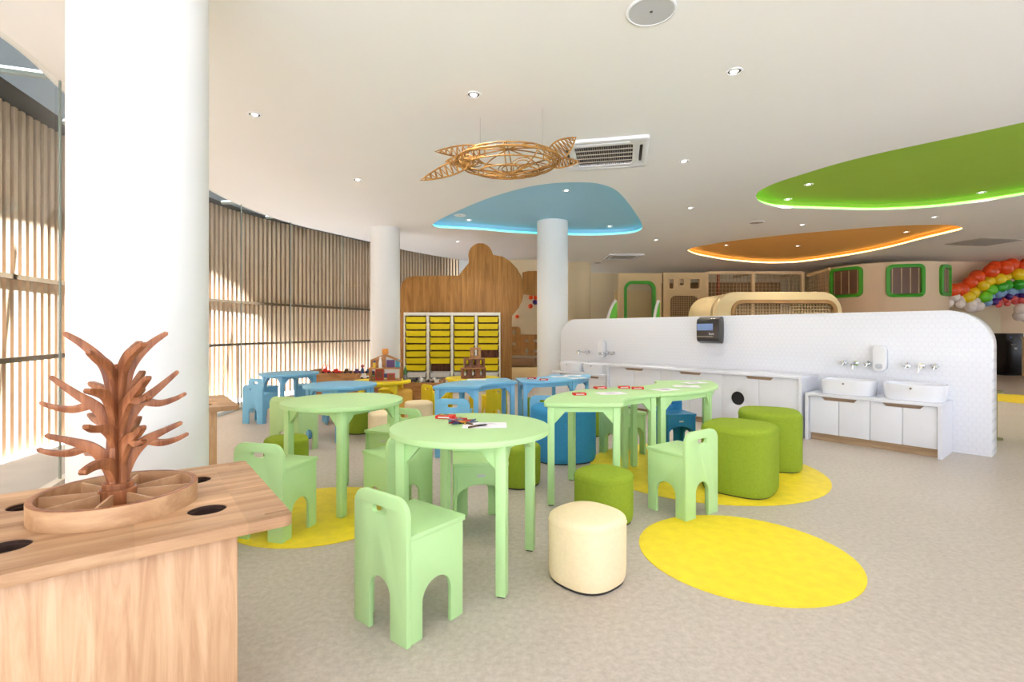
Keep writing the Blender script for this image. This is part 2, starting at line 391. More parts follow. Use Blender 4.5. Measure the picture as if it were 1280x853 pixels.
room = [(p.x, p.y) for p in GPF] + [(.4, 17), (24, 17), (24, -3.6)]
b = MB(); b.add(plate(room, t=.1, bev=0), Matrix.Translation((0, 0, -.05))); tag(b.build('floor', 'floor'), kind='structure')
EDGE = offset(GPF, .04)
blue_px = [(540, 281), (550, 274.5), (576, 262), (606, 249.6), (632, 241), (659, 234), (680, 230.5), (696, 228.8), (714, 228), (730, 228), (744, 229), (757, 232), (767, 236), (776, 243), (787, 256), (796, 269), (801, 277), (803, 284), (799, 289), (785, 292.5), (752, 294.5), (714, 294.5), (672, 293), (636, 291), (606, 288.3), (575, 286.5), (555, 285.5), (545, 284.3)]
green_px = [(944.5, 246), (948, 240), (957, 234.5), (972, 228), (994, 220.8), (1046, 205), (1100, 191.5), (1149, 181), (1215, 167), (1280, 153), (1352, 138), (1440, 128), (1520, 136), (1545, 165), (1500, 195), (1420, 218), (1345, 233), (1280, 244), (1218, 253.5), (1166, 259.5), (1115, 262.5), (1080, 263), (1046, 262), (1010, 261), (977, 259.6), (960, 256.5), (949, 252)]
orange_px = [(859, 313.6), (864, 310.5), (881, 306.7), (910, 302), (943, 298), (994, 292.5), (1046, 288), (1090, 284.5), (1132, 282), (1160, 281.2), (1184, 281.3), (1199, 283.3), (1203, 286), (1198, 288.6), (1184, 292), (1150, 300), (1115, 309), (1080, 316.3), (1046, 322), (1018, 326), (994, 328.6), (972, 329.4), (953, 329.2), (930, 327.6), (909, 325.6), (886, 321.8), (870, 318.4)]
def blob(px):
    P = [ceil_pt(*q) for q in px]; P = [(p.x, p.y) for p in P]
    return [(v.x, v.y) for v in resample(smooth(P + [P[0]], closed=False, n=6), .06)]
BLOBS = {'blue': blob(blue_px), 'green': blob(green_px), 'orange': blob(orange_px)}
cl = [(p.x, p.y) for p in EDGE] + [(.4, 17), (24, 17), (24, -3.6)]
b = MB(); b.add(plate(cl, [BLOBS[k] for k in BLOBS], t=.012, bev=0), Matrix.Translation((0, 0, CEIL + .006)))
tag(b.build('ceiling', 'ceiling'), kind='structure')
b = MB(); b.add(plate(cl, t=.1, bev=0), Matrix.Translation((0, 0, CEIL + .5))); tag(b.build('trim_1', 'canopy'), kind='structure')   # roof slab above the false ceiling
def ribbon(pts, z0, z1, th):
    """thin upright wall along a path"""
    o = offset(pts, th); P = [Vector(p) for p in pts]; bb = MB(); v = bb.b.verts.new
    q = [[v((a.x, a.y, z0)), v((a.x, a.y, z1)), v((c.x, c.y, z1)), v((c.x, c.y, z0))] for a, c in zip(P, o)]
    for a, c in zip(q, q[1:]):
        for j in range(4): bb.b.faces.new((a[j], a[(j + 1) % 4], c[(j + 1) % 4], c[j]))
    bb.b.faces.new(q[0]); bb.b.faces.new(q[-1][::-1]); return bb
tag(ribbon(EDGE, CEIL, CEIL + .3, .02).build('trim_2', 'column'), kind='structure')
for key, rise, ledm in (('blue', .12, 'led_cyan'), ('green', .11, 'led_green'), ('orange', .1, 'led_orange')):
    P = [Vector(p) for p in BLOBS[key]]
    c = sum(P, Vector((0, 0))) / len(P)
    OUT = [p + (p - c).normalized() * .04 for p in P]     # cove a little wider than the opening
    bb = MB(); n = len(P); v = bb.b.verts.new
    lo = [v((p.x, p.y, CEIL + .012)) for p in OUT]; hi = [v((p.x, p.y, CEIL + rise)) for p in OUT]
    for i in range(n): bb.b.faces.new((lo[i], lo[(i + 1) % n], hi[(i + 1) % n], hi[i]))
    bb.b.faces.new(hi)
    t = thing('ceiling_recess', {'blue': 'blue rounded ceiling recess with a turquoise light line, around the thin white column', 'green': 'large green leaf shaped ceiling recess with a bright green light line',
              'orange': 'orange leaf shaped ceiling recess with a warm light line, in front of the play house'}[key], 'ceiling recess', (c.x, c.y, CEIL))
    o = bb.build('recess_panel', 'blob_' + key, t); o.location = (-c.x, -c.y, -CEIL)
    bmesh_t = MB(); bmesh_t.tube([(p.x - c.x, p.y - c.y, .032) for p in OUT], .016, 6, closed=True); bmesh_t.build('light_strip', ledm, t)
# curved glass front on the left
tag(ribbon(GPF, .03, CEIL + .02, .012).build('window_1', 'glass'), kind='structure')
bb = MB()
for p in resample(GP, 1.22): bb.box((p.x + .0, p.y, CEIL / 2), (.012, .012, CEIL))
tag(bb.build('trim_3', 'rafter'), kind='structure')
tag(ribbon(offset(GPF, -.03), 0, .04, .06).build('trim_4', 'column'), kind='structure')
# handrail outside the glass
rp = offset(GPF, .16)
rl = thing('handrail', 'dark metal handrail running along outside the curved glass front', 'handrail')
ribbon(rp, .905, .94, .045).build('rail', 'dark_metal', rl)
for p in resample([tuple(q) for q in rp], 1.6)[1:]: MB().box((p.x - .02, p.y, .45), (.02, .02, .93)).build('post', 'dark_metal', rl)
# terrace, batten screen and its canopy
b = MB(); b.add(plate([(p.x, p.y) for p in offset(GPF, .0)] + [(p.x, p.y) for p in reversed(offset(GPF, 1.3))], t=.08, bev=0), Matrix.Translation((0, 0, -.06)))
tag(b.build('terrace_floor', 'concrete'), kind='structure')
b = MB(); b.box((2.5, -8.7, -.06), (21, 9.8, .08)); tag(b.build('bounce_slab', 'concrete'), kind='structure')      # unseen slab added to bounce sunlight up to the ceiling
SP = offset(GPF, .9); SPF = [tuple(p) for p in SP]
tag(ribbon(offset(GPF, .945), -.02, 3.2, .03).build('wall_left', 'batten_back'), kind='structure')
bb = MB(); Q = resample(SPF, .098)
for i, p in enumerate(Q):
    t = (Q[min(i + 1, len(Q) - 1)] - Q[max(i - 1, 0)])
    bb.box((p.x, p.y, 1.56), (.05, .034, 3.16), rz=math.atan2(t.y, t.x))
tag(bb.build('wall_left_battens', 'batten'), kind='structure')
tag(ribbon(offset(GPF, .86), 1.585, 1.63, .03).build('trim_5', 'batten_rail'), kind='structure')
RA, RB = resample([tuple(p) for p in offset(GPF, .07)], .95), offset(GPF, .6)
for p in RA:
    q = min(RB, key=lambda v: (v - p).length); bb = MB(); bb.tube([(p.x, p.y, 3.1), (q.x, q.y, 3.1)], .03, 6); tag(bb.build('canopy_rafter', 'rafter'), kind='structure')
def canopy():
    fo, bb = offset(GPF, 1.0), MB(); v = bb.b.verts.new; q = []
    ed = [offset(GPF, d_) for d_ in (.55, .75)]; KY = ((4.6, .63), (6.6, .705), (8.8, .70), (10.2, .655), (12, .58))  # inner edge varied along the path to set the shade line on the battens
    for i, c in enumerate(fo):
        yy = GPF[i].y; dd_ = KY[0][1] if yy <= KY[0][0] else KY[-1][1]
        for (ya, da_), (yb, db_) in zip(KY, KY[1:]):
            if ya < yy <= yb: dd_ = da_ + (db_ - da_) * (yy - ya) / (yb - ya)
        k = (dd_ - .55) / .2; a = ed[0][i].lerp(ed[1][i], k)
        q.append([v((a.x, a.y, 3.15)), v((a.x, a.y, 4.4)), v((c.x, c.y, 4.4)), v((c.x, c.y, 3.15))])
    for a, c in zip(q, q[1:]):
        for j in range(4): bb.b.faces.new((a[j], a[(j + 1) % 4], c[(j + 1) % 4], c[j]))
    bb.b.faces.new(q[0]); bb.b.faces.new(q[-1][::-1]); return bb
tag(canopy().build('trim_6', 'canopy'), kind='structure')

# columns
def column(x, y, r, top, label, m='column'):
    o = MB().lathe([(r, 0), (r, top)], 64).build('column', m, None, (x, y, 0)); tag(o, label, 'column', kind='structure')
column(-1.737, 2.365, .27, CEIL, 'big white column behind the wooden tree table')
column(-2.262, 8.99, .257, CEIL, 'white column left of the yellow tub shelves')
column(.722, 9.0, .275, CEIL + .12, 'white column under the blue ceiling recess')
column(1.82, 13.6, .3, CEIL, 'far cream column behind the sink wall', 'cream_wall')

# back walls
b = MB(); b.box((8, 16.0, 1.7), (20, .2, 3.4)); tag(b.build('wall_back', 'cream_wall'), kind='structure')
b = MB(); b.box((17.3, 13.4, 1.7), (12.4, .2, 3.4)); tag(b.build('wall_right', 'pink_wall'), kind='structure')
b = MB(); b.box((-.4, 13.4, 1.7), (2.0, .15, 3.4)); tag(b.build('wall_rear', 'column'), kind='structure')
b = MB(); b.box((.63, 12.6, 1.45), (1.5, .1, 2.9)); tag(b.build('wall_niche', 'cream_wall'), kind='structure')

# yellow floor circles
def disc(p, r, label):
    b = MB(); b.lathe([(r, 0), (r, .003)], 96); o = b.build('floor_circle', 'yellow_floor', None, (p[0], p[1], .0005)); tag(o, label, 'floor circle', 'yellow floor circles')
disc((1.17, 2.547), .512, 'bare yellow floor circle in the foreground, nearest the camera')
disc((1.55, 4.12), .9, 'large yellow floor circle beneath the big olive poufs')
disc((-1.18, 3.1), .51, 'yellow floor circle under the left mint chair and round table')
disc((8.5, 8.2), .75, 'far yellow floor circle beyond the end of the sink wall')

# ------------------------------------------------------------------ sink wall: local x runs along the wall from its right end, -y faces the room
WO = Vector((4.253, 4.466, 0)); WROT = math.atan2(.766, -.643)      # +x along the wall
# local +x = along; local +y = (-.766,-.643) rotated: facing the room
def wall_w(x, y, z=0):
    return WO + Vector((-.643, .766, 0)) * x + Vector((-.766, -.643, 0)) * y + Vector((0, 0, z))
WL = 5.33
b = MB(); b.add(plate(rrect(0, 0, WL, 1.313, (0, 0, .32, .32), 12), t=.28, bev=.004), Matrix.Translation((0, -.14, 0)) @ Matrix.Rotation(PI / 2, 4, 'X'))
o = b.build('wall_middle', 'hex', None, WO, (0, 0, WROT)); tag(o, kind='structure')

def door_panel(x0, x1, z0, z1, notch, hole=None):
    """front with a slot cut in the top edge at one side; notch = 'l', 'r' or None (in x)"""
    nw, nh = .155, .032
    out = [(x0, z0), (x1, z0)]
    if notch == 'r': out += [(x1, z1 - nh), (x1 - nw + .03, z1 - nh), (x1 - nw, z1)]
    else: out += [(x1, z1)]
    if notch == 'l': out += [(x0 + nw, z1), (x0 + nw - .03, z1 - nh), (x0, z1 - nh)]
    else: out += [(x0, z1)]
    return plate(out, [hole] if hole else [], t=.018, bev=.001)
def base_unit(x0, x1, depth, top, toe, label, group, hole=False):
    t = thing('base_cabinet', label, 'cabinet', wall_w(x0, 0), WROT, group); wd = x1 - x0
    b = MB(); b.box((wd / 2, depth / 2 - .02, (toe + top) / 2 - .02), (wd, depth - .06, top - toe - .045)); b.build('body', 'white_lam', t)
    MB().box((wd / 2, depth / 2 - .03, toe / 2), (wd, depth - .08, toe)).build('toe_kick', 'toe', t)
    MB().box((wd / 2, depth - .046, top - .062), (.34, .01, .05)).build('handle_recess', 'handle_wood', t)
    for k in (0, 1):
        a = .002 + k * wd / 2; c = (k + 1) * wd / 2 - .002
        h = circ((a + c) / 2 + .03, .347, .078, 40) if hole and k == 1 else None
        bd = MB(); bd.add(door_panel(a, c, toe + .004, top - .034, 'r' if k == 0 else 'l', h), Matrix.Translation((0, depth - .03, 0)) @ Matrix.Rotation(PI / 2, 4, 'X'))
        d = bd.build('door', 'white_lam', t)
        if h:
            MB().cyl(((a + c) / 2 + .03, depth - .045, .347), ((a + c) / 2 + .03, depth - .037, .347), .079, n=40).build('bin_opening', 'dark_gap', d)
for i, (a, c, lb) in enumerate(((1.42, 2.26, 'white cabinet with a round black bin opening, behind the olive poufs'), (2.26, 3.10, 'middle white two-door cabinet of the long counter under the towel dispenser'),
                                (3.10, 3.93, 'left white two-door cabinet of the long counter, beside the far sinks'))):
    base_unit(a, c, .45, .646, .07, lb, 'cabinets of the long white counter', hole=(i == 0))
for a, c, lb in ((.30, .80, 'low white two-door cabinet under the rightmost basin'), (.80, 1.325, 'low white two-door cabinet under the left basin of the near pair'),
                 (4.03, 4.55, 'low white cabinet under the right basin of the far pair'), (4.55, 5.05, 'low white cabinet under the left basin of the far pair')):
    base_unit(a, c, .445, .484, .075, lb, 'low cabinets under the basins')
def worktop(x0, x1, depth, h, label, sides):
    t = thing('worktop', label, 'worktop', wall_w(x0, .002), WROT)
    MB().box(((x1 - x0) / 2, depth / 2, h - .015), (x1 - x0, depth, .03), bev=.002).build('top_slab', 'stone', t)
    for s in sides:
        xx = .015 if s == 'r' else (x1 - x0) - .015
        MB().box((xx, depth / 2, (h - .03) / 2), (.03, depth, h - .03)).build('end_panel', 'stone', t)
worktop(1.39, 3.96, .46, .646, 'long white stone worktop with an end panel, under the towel dispenser', 'rl')
worktop(.265, 1.36, .45, .484, 'low white stone worktop carrying the near pair of basins', 'rl')
worktop(3.99, 5.08, .45, .484, 'low white stone worktop carrying the far pair of basins', 'rl')
def basin(x, label):
    t = thing('wash_basin', label, 'basin', wall_w(x, .24, .4845), WROT, 'white counter basins')
    prof = [(.93, 0), (.955, .012), (.975, .08), (1.0, .135), (1.0, .143), (.985, .146), (.95, .143), (.93, .11), (.86, .05), (.6, .03), (.1, .026)]
    MB().lathe([(r * .235, z) for r, z in prof], 56, sy=.72, sup=3.2).build('bowl', 'ceramic', t, angle=50)
    MB().cyl((0, .168, .112), (0, .172, .112), .009, n=14).build('overflow_hole', 'dark_metal', t)
    MB().cyl((0, 0, .027), (0, 0, .033), .022, n=16).build('drain', 'chrome', t)
def tap(x, label):
    t = thing('wall_tap', label, 'tap', wall_w(x, .001, .775), WROT, 'wall taps above the basins')
    b = MB(); b.cyl((0, 0, .01), (0, .015, .01), .026); b.tube([(0, .01, .01), (0, .09, .012), (0, .125, .004), (0, .135, -.02), (0, .136, -.045)], [.011, .011, .012, .012, .012], 12); b.build('spout', 'chrome', t)
    for s in (-1, 1):
        b = MB(); b.cyl((s * .105, 0, .01), (s * .105, .018, .01), .024); b.cyl((s * .105, .018, .01), (s * .105, .05, .01), .015)
        for k in range(4):
            a = k * PI / 2 + .4; b.tube([(s * .105, .045, .01), (s * .105 + .03 * math.cos(a), .047, .01 + .03 * math.sin(a))], [.007, .009], 8)
        b.build('tap_handle', 'chrome', t)
def soap(x, label):
    t = thing('soap_dispenser', label, 'soap dispenser', wall_w(x, .001, .715), WROT, 'white soap dispensers')
    b = MB(); b.add(plate(rrect(-.055, 0, .055, .26, .05, 8), t=.02, bev=.002), Matrix.Translation((0, .01, 0)) @ Matrix.Rotation(PI / 2, 4, 'X')); b.build('back_plate', 'grey_plastic', t)
    b = MB(); b.add(plate(rrect(-.052, .002, .052, .258, .048, 8), t=.07, bev=.018, seg=4), Matrix.Translation((0, .05, 0)) @ Matrix.Rotation(PI / 2, 4, 'X')); b.build('cover', 'white_plastic', t)
    b = MB(); b.add(plate(rrect(-.03, .03, .03, .08, .02, 6), t=.006, bev=.001), Matrix.Translation((0, .087, 0)) @ Matrix.Rotation(PI / 2, 4, 'X')); b.build('push_button', 'grey_plastic', t)
pk = lambda px, y: (lambda k: (WO.x - .766 * y - k * (WO.y - .643 * y)) / (.643 + .766 * k))((px - 640) / 630)   # wall x seen at a column of the photo
for x, lb, lt in ((pk(1144, .24), 'rightmost wash basin on the low worktop near the wall end', 'wall tap above the rightmost basin'),
                  (pk(1061, .24), 'wash basin beside the end of the long counter, left of the rightmost basin', 'wall tap above the left basin of the near pair'),
                  (4.30, 'far wash basin next to the long counter, behind the blue table', 'wall tap right of the far soap dispenser'),
                  (4.80, 'farthest wash basin by the left end of the sink wall', 'wall tap left of the far soap dispenser')):
    basin(x, lb); tap(x, lt)
soap(pk(1100, .05), 'white soap dispenser between the two near wall taps')
soap(pk(752, .05), 'white soap dispenser on the left end of the sink wall, between the far taps')
# paper towel dispenser
tx = pk(888, .08)
t = thing('towel_dispenser', 'black smoked towel dispenser on the white tiled wall', 'towel dispenser', wall_w(tx, .001, .985), WROT)
b = MB(); b.box((0, .055, .14), (.27, .11, .25), bev=.004); b.build('back_box', 'grey_plastic', t)
sidep = [(.02, 0), (.13, .0), (.155, .03), (.16, .06), (.16, .24), (.13, .29), (.02, .295)]
b = MB(); b.add(plate(smooth(sidep[:1] * 1 + sidep[1:], closed=True, n=4), t=.29, bev=.006), Matrix.Rotation(PI / 2, 4, 'Z') @ Matrix.Rotation(PI / 2, 4, 'X')); b.build('cover', 'black_plastic', t)
MB().box((.03, .1615, .185), (.215, .004, .085), bev=.0015).build('window_reflection', 'reflection_blue', t)  # bluish window reflection on the cover, painted as a raised plate
MB().box((.03, .1615, .065), (.215, .004, .008)).build('trim_line', 'vent_bar', t)
fc = bpy.data.curves.new('f', 'FONT'); fc.body = 'Tork'; fc.size = .036; fc.extrude = .0008
fo = bpy.data.objects.new('f', fc); fm = bpy.data.meshes.new_from_object(fo); bpy.data.objects.remove(fo)
b = MB(); b.add(fm, Matrix.Translation((-.02, .1645, .086)) @ Matrix.Rotation(PI, 4, 'Z') @ Matrix.Rotation(PI / 2, 4, 'X')); b.build('logo', 'white_plastic', t)
# low olive board behind the end of the wall
t = thing('olive_bench', 'olive low bench edge showing behind the right end of the sink wall', 'bench', (4.86, 5.4, 0))
MB().box((0, 0, .25), (.26, .44, .46)).build('body', 'olive_metal', t); MB().box((0, 0, .495), (.32, .5, .025), bev=.003).build('bench_top', 'olive_metal', t); MB().box((0, 0, .012), (.32, .5, .024)).build('base_board', 'olive_metal', t)

# ------------------------------------------------------------------ chairs (origin on the floor, front faces -y)
CW, CD, CH, SH = .31, .292, .52, .39
def make_chair(m, label, loc, f, scale, group):
    t = thing('child_chair', label, 'chair', (loc[0], loc[1], 0), math.atan2(f[0], -f[1]), group, scale)
    W2, D2 = CW / 2, CD / 2
    arch = [(.048, 0)] + arc(0, .15, .062, 0, 180, 12) + [(-.062, 0)]; arch[0] = (.062, 0)
    out = [(-W2, 0)] + arch[::-1] + [(W2, 0)] + arc(W2 - .065, CH - .065, .065, 0, 90, 10) + arc(-W2 + .065, CH - .065, .065, 90, 180, 10)
    slot = rrect(-.043, CH - .078, .043, CH - .048, .0149, 6)
    b = MB(); b.add(plate(out, [slot], t=.02, bev=.003), up_x(0, D2 - .01)); b.build('back_panel', m, t)
    for s in (-1, 1):
        d0, d1 = -D2 + .004, D2 - .0205
        c = (d0 + d1) / 2 + .004; r = .07
        o2 = [(d0, 0), (c - .072, 0)] + arc(c - .072 + r, .2 - r, r, 180, 90, 8) + arc(c + .072 - r, .2 - r, r, 90, 0, 8) + [(c + .072, 0), (d1, 0), (d1, SH - .02), (d0, SH - .02)]
        b = MB(); b.add(plate(o2, t=.018, bev=.002), up_y(s * (W2 - .013), 0)); b.build('side_panel', m, t)
    x = W2 - .0225
    ap = [(-x, .19)] + [(x * math.cos(a), .19 + .075 * math.sin(a)) for a in [R(180 - k * 10) for k in range(1, 18)]] + [(x, .19), (x, SH - .02), (-x, SH - .02)]
    b = MB(); b.add(plate(ap, t=.018, bev=.002), up_x(0, -D2 + .022)); a = b.build('front_apron', m, t)
    MB().box((0, -D2 + .0122, .315), (.045, .002, .014)).build('label_plate', 'label', a)
    b = MB(); b.add(plate(rrect(-W2 + .001, -D2 - .008, W2 - .001, D2 - .0205, .004, 2), t=.02, bev=.004), Matrix.Translation((0, 0, SH - .01))); b.build('seat', m, t)
    return t
CH_SPEC = [
    ('mint', (-.401, 1.98), (.62, .783), 1, 'mint green chair in the foreground with its back turned, by the nearest round table'),
    ('mint', (-1.316, 2.823), (.256, .967), 1, 'mint green chair on the left yellow circle, beside the wooden table corner'),
    ('mint', (-2.04, 4.73), (.256, .967), 1, 'mint green chair behind the left round table, in front of a blue chair'),
    ('mint', (-.70, 3.084), (-.70, .715), 1, 'mint green chair turned sideways behind the nearest round table, left of its rear leg'),
    ('mint', (-.89, 3.80), (-.385, -.92), 1, 'mint green chair farther back between the two round mint tables, facing the camera'),
    ('mint', (-.19, 2.935), (.13, -.99), 1, 'mint green chair tucked under the nearest round table, seat facing the camera'),
    ('mint', (1.065, 3.156), (-.56, .83), 1, 'mint green chair with its back turned, in front of the big olive poufs'),
    ('mint', (1.01, 4.61), (.46, -.887), 1, 'mint green chair inside the bend of the curved mint tables'),
    ('deep', (1.53, 4.74), (.19, -.98), .92, 'dark blue chair beyond the right end of the curved mint table'),
    ('sky', (-.527, 4.6), (0, 1), 1, 'light blue chair behind the nearest round table, its back to the camera'),
    ('sky', (.33, 5.22), (.1, 1), .9, 'light blue chair half hidden behind the blue pouf, under the curved blue table'),
    ('sky', (-3.10, 6.2), (.2, .98), .9, 'light blue chair at far left, in front of another blue chair'),
    ('sky', (-3.46, 7.02), (.4, .92), .9, 'blue chair at far left by the glass, behind the other blue chair'),
    ('sky', (-2.98, 7.3), (-.8, -.3), .9, 'blue chair on the right side of the far round blue table'),
    ('sky', (-2.16, 6.18), (.5, -.85), .9, 'blue chair seen only by its legs beneath the mint table, behind the near blue table'),
    ('yellow', (-.22, 6.18), (-.3, .95), .85, 'yellow chair in the bend of the curved blue tables, its back to the camera'),
    ('yellow', (-.99, 6.47), (.76, .65), .85, 'yellow chair facing right, left of the curved blue table'),
    ('yellow', (-1.68, 6.95), (0, -1), .85, 'yellow chair beyond the yellow table with the dolls house'),
]
protos = {}
for m, loc, f, s, lb in CH_SPEC:
    g = {'mint': 'mint green chairs', 'sky': 'light blue chairs', 'deep': 'dark blue chairs', 'yellow': 'yellow chairs'}[m]
    if m not in protos: protos[m] = make_chair(m, lb, loc, f, s, g)
    else: dup(protos[m], (loc[0], loc[1], 0), math.atan2(f[0], -f[1]), lb, g, s)

# ------------------------------------------------------------------ tables
def leg_mesh(H, h, g=.075, th=.024, dirs=((1, 0), (0, 1)), w_=.044):
    """square post with angled gussets running along dirs up to the apron"""
    b = MB(); b.box((0, 0, (h + .006) / 2), (w_, w_, h - .006), bev=.002)
    for dx, dy in dirs:
        a = math.atan2(dy, dx); o = w_ / 2
        poly = [(o - .004, h), (o - .004, h - .035 - g), (o, h - .035 - g), (o + g * .9, h - .035), (o + g * .9, h)]
        b.add(plate(poly, t=th, bev=.001), Matrix.Rotation(a, 4, 'Z') @ Matrix.Translation((0, (w_ - th) / 2 * (1 if (dx, dy) in ((1, 0), (0, -1)) else -1) * 0, 0)) @ Matrix.Rotation(PI / 2, 4, 'X'))
    return b
def glide(leg): MB().box((0, 0, .003), (.032, .032, .006)).build('foot_glide', 'glide', leg)
def round_table(c, dvec, H, r, s, m, label, group):
    t = thing('round_table', label, 'table', (c[0], c[1], 0), math.atan2(dvec[1], dvec[0]), group)
    b = MB(); b.add(plate(circ(0, 0, r, 72), t=.025, bev=.006, seg=3), Matrix.Translation((0, 0, H - .0125))); b.build('tabletop', m, t)
    h = H - .025
    for sx, sy in ((1, 1), (-1, 1), (-1, -1), (1, -1)):
        l = leg_mesh(h, h, dirs=((-sx, 0), (0, -sy))).build('leg', m, t, (sx * s / 2, sy * s / 2, 0)); glide(l)
    b = MB()
    for k in (-1, 1):
        b.box((0, k * s / 2, h - .0175), (s - .04, .022, .035)); b.box((k * s / 2, 0, h - .0175), (.022, s - .04, .035))
    b.build('apron', m, t); return t
round_table((-.20, 2.42), (.138, .46), .665, .378, .47, 'mint', 'nearest round mint table, with crayons and paper on it', 'round mint tables')
round_table((-1.118, 3.34), (.23, .43), .665, .385, .47, 'mint', 'left round mint table standing bare on the yellow circle', 'round mint tables')
round_table((-1.81, 5.32), (.5, .866), .56, .37, .44, 'sky', 'nearer round light blue table, right behind the left mint table', 'round blue tables')
round_table((-2.95, 6.68), (.6, .8), .567, .37, .44, 'sky', 'farther round light blue table beside the glass front', 'round blue tables')
round_table((-1.63, 6.3), (1, .05), .5, .36, .42, 'yellow', 'round yellow table carrying the dolls house', 'round yellow tables')
round_table((-.52, 6.7), (.6, .8), .5, .36, .42, 'yellow', 'round yellow table carrying stacked wooden houses, in front of the tub shelves', 'round yellow tables')
def arc_table(c, a0, a1, H, ri, ro, m, label, group):
    t = thing('curved_table', label, 'table', (c[0], c[1], 0), 0, group)
    out = arc(0, 0, ro, a0 + 2.0, a1 - 2.0, 30) ; e = .03
    P = lambda r, a: (r * math.cos(R(a)), r * math.sin(R(a)))
    out = [P(ro - e, a0), P(ro - e * .3, a0 + .5)] + out + [P(ro - e * .3, a1 - .5), P(ro - e, a1), P(ri + .012, a1), P(ri, a1 - 1.5)] + arc(0, 0, ri, a1 - 3, a0 + 3, 20) + [P(ri, a0 + 1.5), P(ri + .012, a0)]
    b = MB(); b.add(plate(out, t=.025, bev=.005, seg=3), Matrix.Translation((0, 0, H - .0125))); b.build('tabletop', m, t)
    h = H - .025; io, ii = ro - .045, ri + .045; da = math.degrees(.045 / io); di = math.degrees(.045 / ii)
    for r, a, ds in ((io, a0 + da, ((-1, 0), (0, 1))), (io, a1 - da, ((-1, 0), (0, -1))), (ii, a0 + di, ((1, 0), (0, 1))), (ii, a1 - di, ((1, 0), (0, -1))), (io, (a0 + a1) / 2, ((0, 1), (0, -1)))):
        p = P(r, a); l = leg_mesh(h, h, dirs=ds).build('leg', m, t, (p[0], p[1], 0), (0, 0, R(a))); glide(l)
    b = MB()
    for r, q0, q1, n in ((io, a0 + da, a1 - da, 16), (ii, a0 + di, a1 - di, 12)):
        pts = [P(r, q0 + (q1 - q0) * i / n) for i in range(n + 1)]
        b.add(plate([(x * (r + .011) / r, y * (r + .011) / r) for x, y in pts] + [(x * (r - .011) / r, y * (r - .011) / r) for x, y in reversed(pts)], t=.04, bev=0), Matrix.Translation((0, 0, h - .02)))
    for a, sg in ((a0, 1), (a1, -1)):
        p0, p1 = P(ii, a + sg * di), P(io, a + sg * da); mx = ((p0[0] + p1[0]) / 2, (p0[1] + p1[1]) / 2)
        b.box((mx[0], mx[1], h - .0175), (math.dist(p0, p1), .022, .035), rz=math.atan2(p1[1] - p0[1], p1[0] - p0[0]))
    b.build('apron', m, t); return t
arc_table((1.215, 3.2), 105, 180, .66, .5, 1.01, 'mint', 'curved mint table with red crayon boxes, its straight end towards the camera', 'curved mint tables')
arc_table((.821, 4.67), -75, 2, .66, .5, 1.01, 'mint', 'curved mint table covered with papers, in front of the white cabinets', 'curved mint tables')
arc_table((.187, 4.93), 105, 180, .575, .5, .97, 'sky', 'left curved blue table with one white paper, in front of the yellow shelves', 'curved blue tables')
arc_table((-.02, 6.36), -83, -2, .575, .5, 1.0, 'sky', 'right curved blue table with scattered papers, beside the far sinks', 'curved blue tables')

# ------------------------------------------------------------------ poufs
def pouf(c, r, h, m, label, group, sup=2.6, rot=.4):
    t = thing('pouf', label, 'pouf', (c[0], c[1], 0), rot, group)
    e = .035 if r < .2 else .045
    prof = [(r * .955, .012), (r * .985, .03), (r, .06)] + [(r, h - e - .01)] + [(r - e + e * math.cos(R(k * 15)), h - e + e * .82 * math.sin(R(k * 15))) for k in range(1, 6)] + [(r - e * 1.1, h - e * .17), (r * .6, h - .001), (r * .3, h + .002), (.01, h + .003)]
    MB().lathe(prof, 56, sup=sup).build('cushion', m, t, angle=60)
    MB().lathe([(r * .93, 0), (r * .93, .014)], 40, sup=sup).build('base', 'glide', t)
    zs = h - e - .006; pts = []
    for j in range(56):
        a = 2 * PI * j / 56; k = (abs(math.cos(a)) ** sup + abs(math.sin(a)) ** sup) ** (-1 / sup); pts.append(((r + .0006) * k * math.cos(a), (r + .0006) * k * math.sin(a), zs))
    MB().tube(pts, .0018, 5, closed=True).tube([((r + .0004), 0, .03), ((r + .0004), 0, zs)], .0015, 5).build('piping', m, t, angle=60)
pouf((.342, 2.29), .162, .305, 'cream', 'cream fabric pouf in the foreground, alone by the nearest round table', 'small cream poufs', rot=.75)
pouf((.544, 2.991), .16, .30, 'olive', 'small olive pouf between the cream pouf and the mint chair', 'small olive poufs', rot=3.9)
pouf((.04, 3.70), .158, .30, 'olive', 'small olive pouf behind the nearest round table, left of the blue pouf', 'small olive poufs', rot=4.1)
pouf((.45, 4.46), .275, .47, 'bluefab', 'big blue fabric pouf under the curved mint table', 'big poufs', rot=.2)
pouf((1.617, 3.58), .236, .475, 'olive', 'big olive pouf nearest the camera, right of the mint chair', 'big poufs', 3.2, rot=4.0)
pouf((2.14, 4.19), .236, .475, 'olive', 'big olive pouf farther back, in front of the white cabinets', 'big poufs', 3.2, rot=4.3)
pouf((-1.35, 5.2), .13, .295, 'cream', 'cream pouf seen under the rim of the left mint table', 'small cream poufs')
pouf((-1.096, 5.92), .16, .30, 'cream', 'cream pouf behind the mint chair, left of the light blue chair', 'small cream poufs')
pouf((-1.68, 5.58), .15, .3, 'olive', 'olive pouf under the nearer blue table, seen between the mint table legs', 'small olive poufs')
pouf((-1.76, 3.93), .16, .3, 'olive', 'olive pouf behind the mint chair on the left yellow circle', 'small olive poufs')
pouf((.87, 5.5), .19, .47, 'olive', 'tall olive pouf in the gap right of the blue pouf', 'big poufs')
pouf((.27, 6.15), .15, .3, 'olive', 'olive pouf far back beneath the curved blue table', 'small olive poufs')
pouf((-1.375, 6.3), .125, .4, 'amberfab', 'amber pouf under the right side of the yellow dolls house table', 'amber poufs')

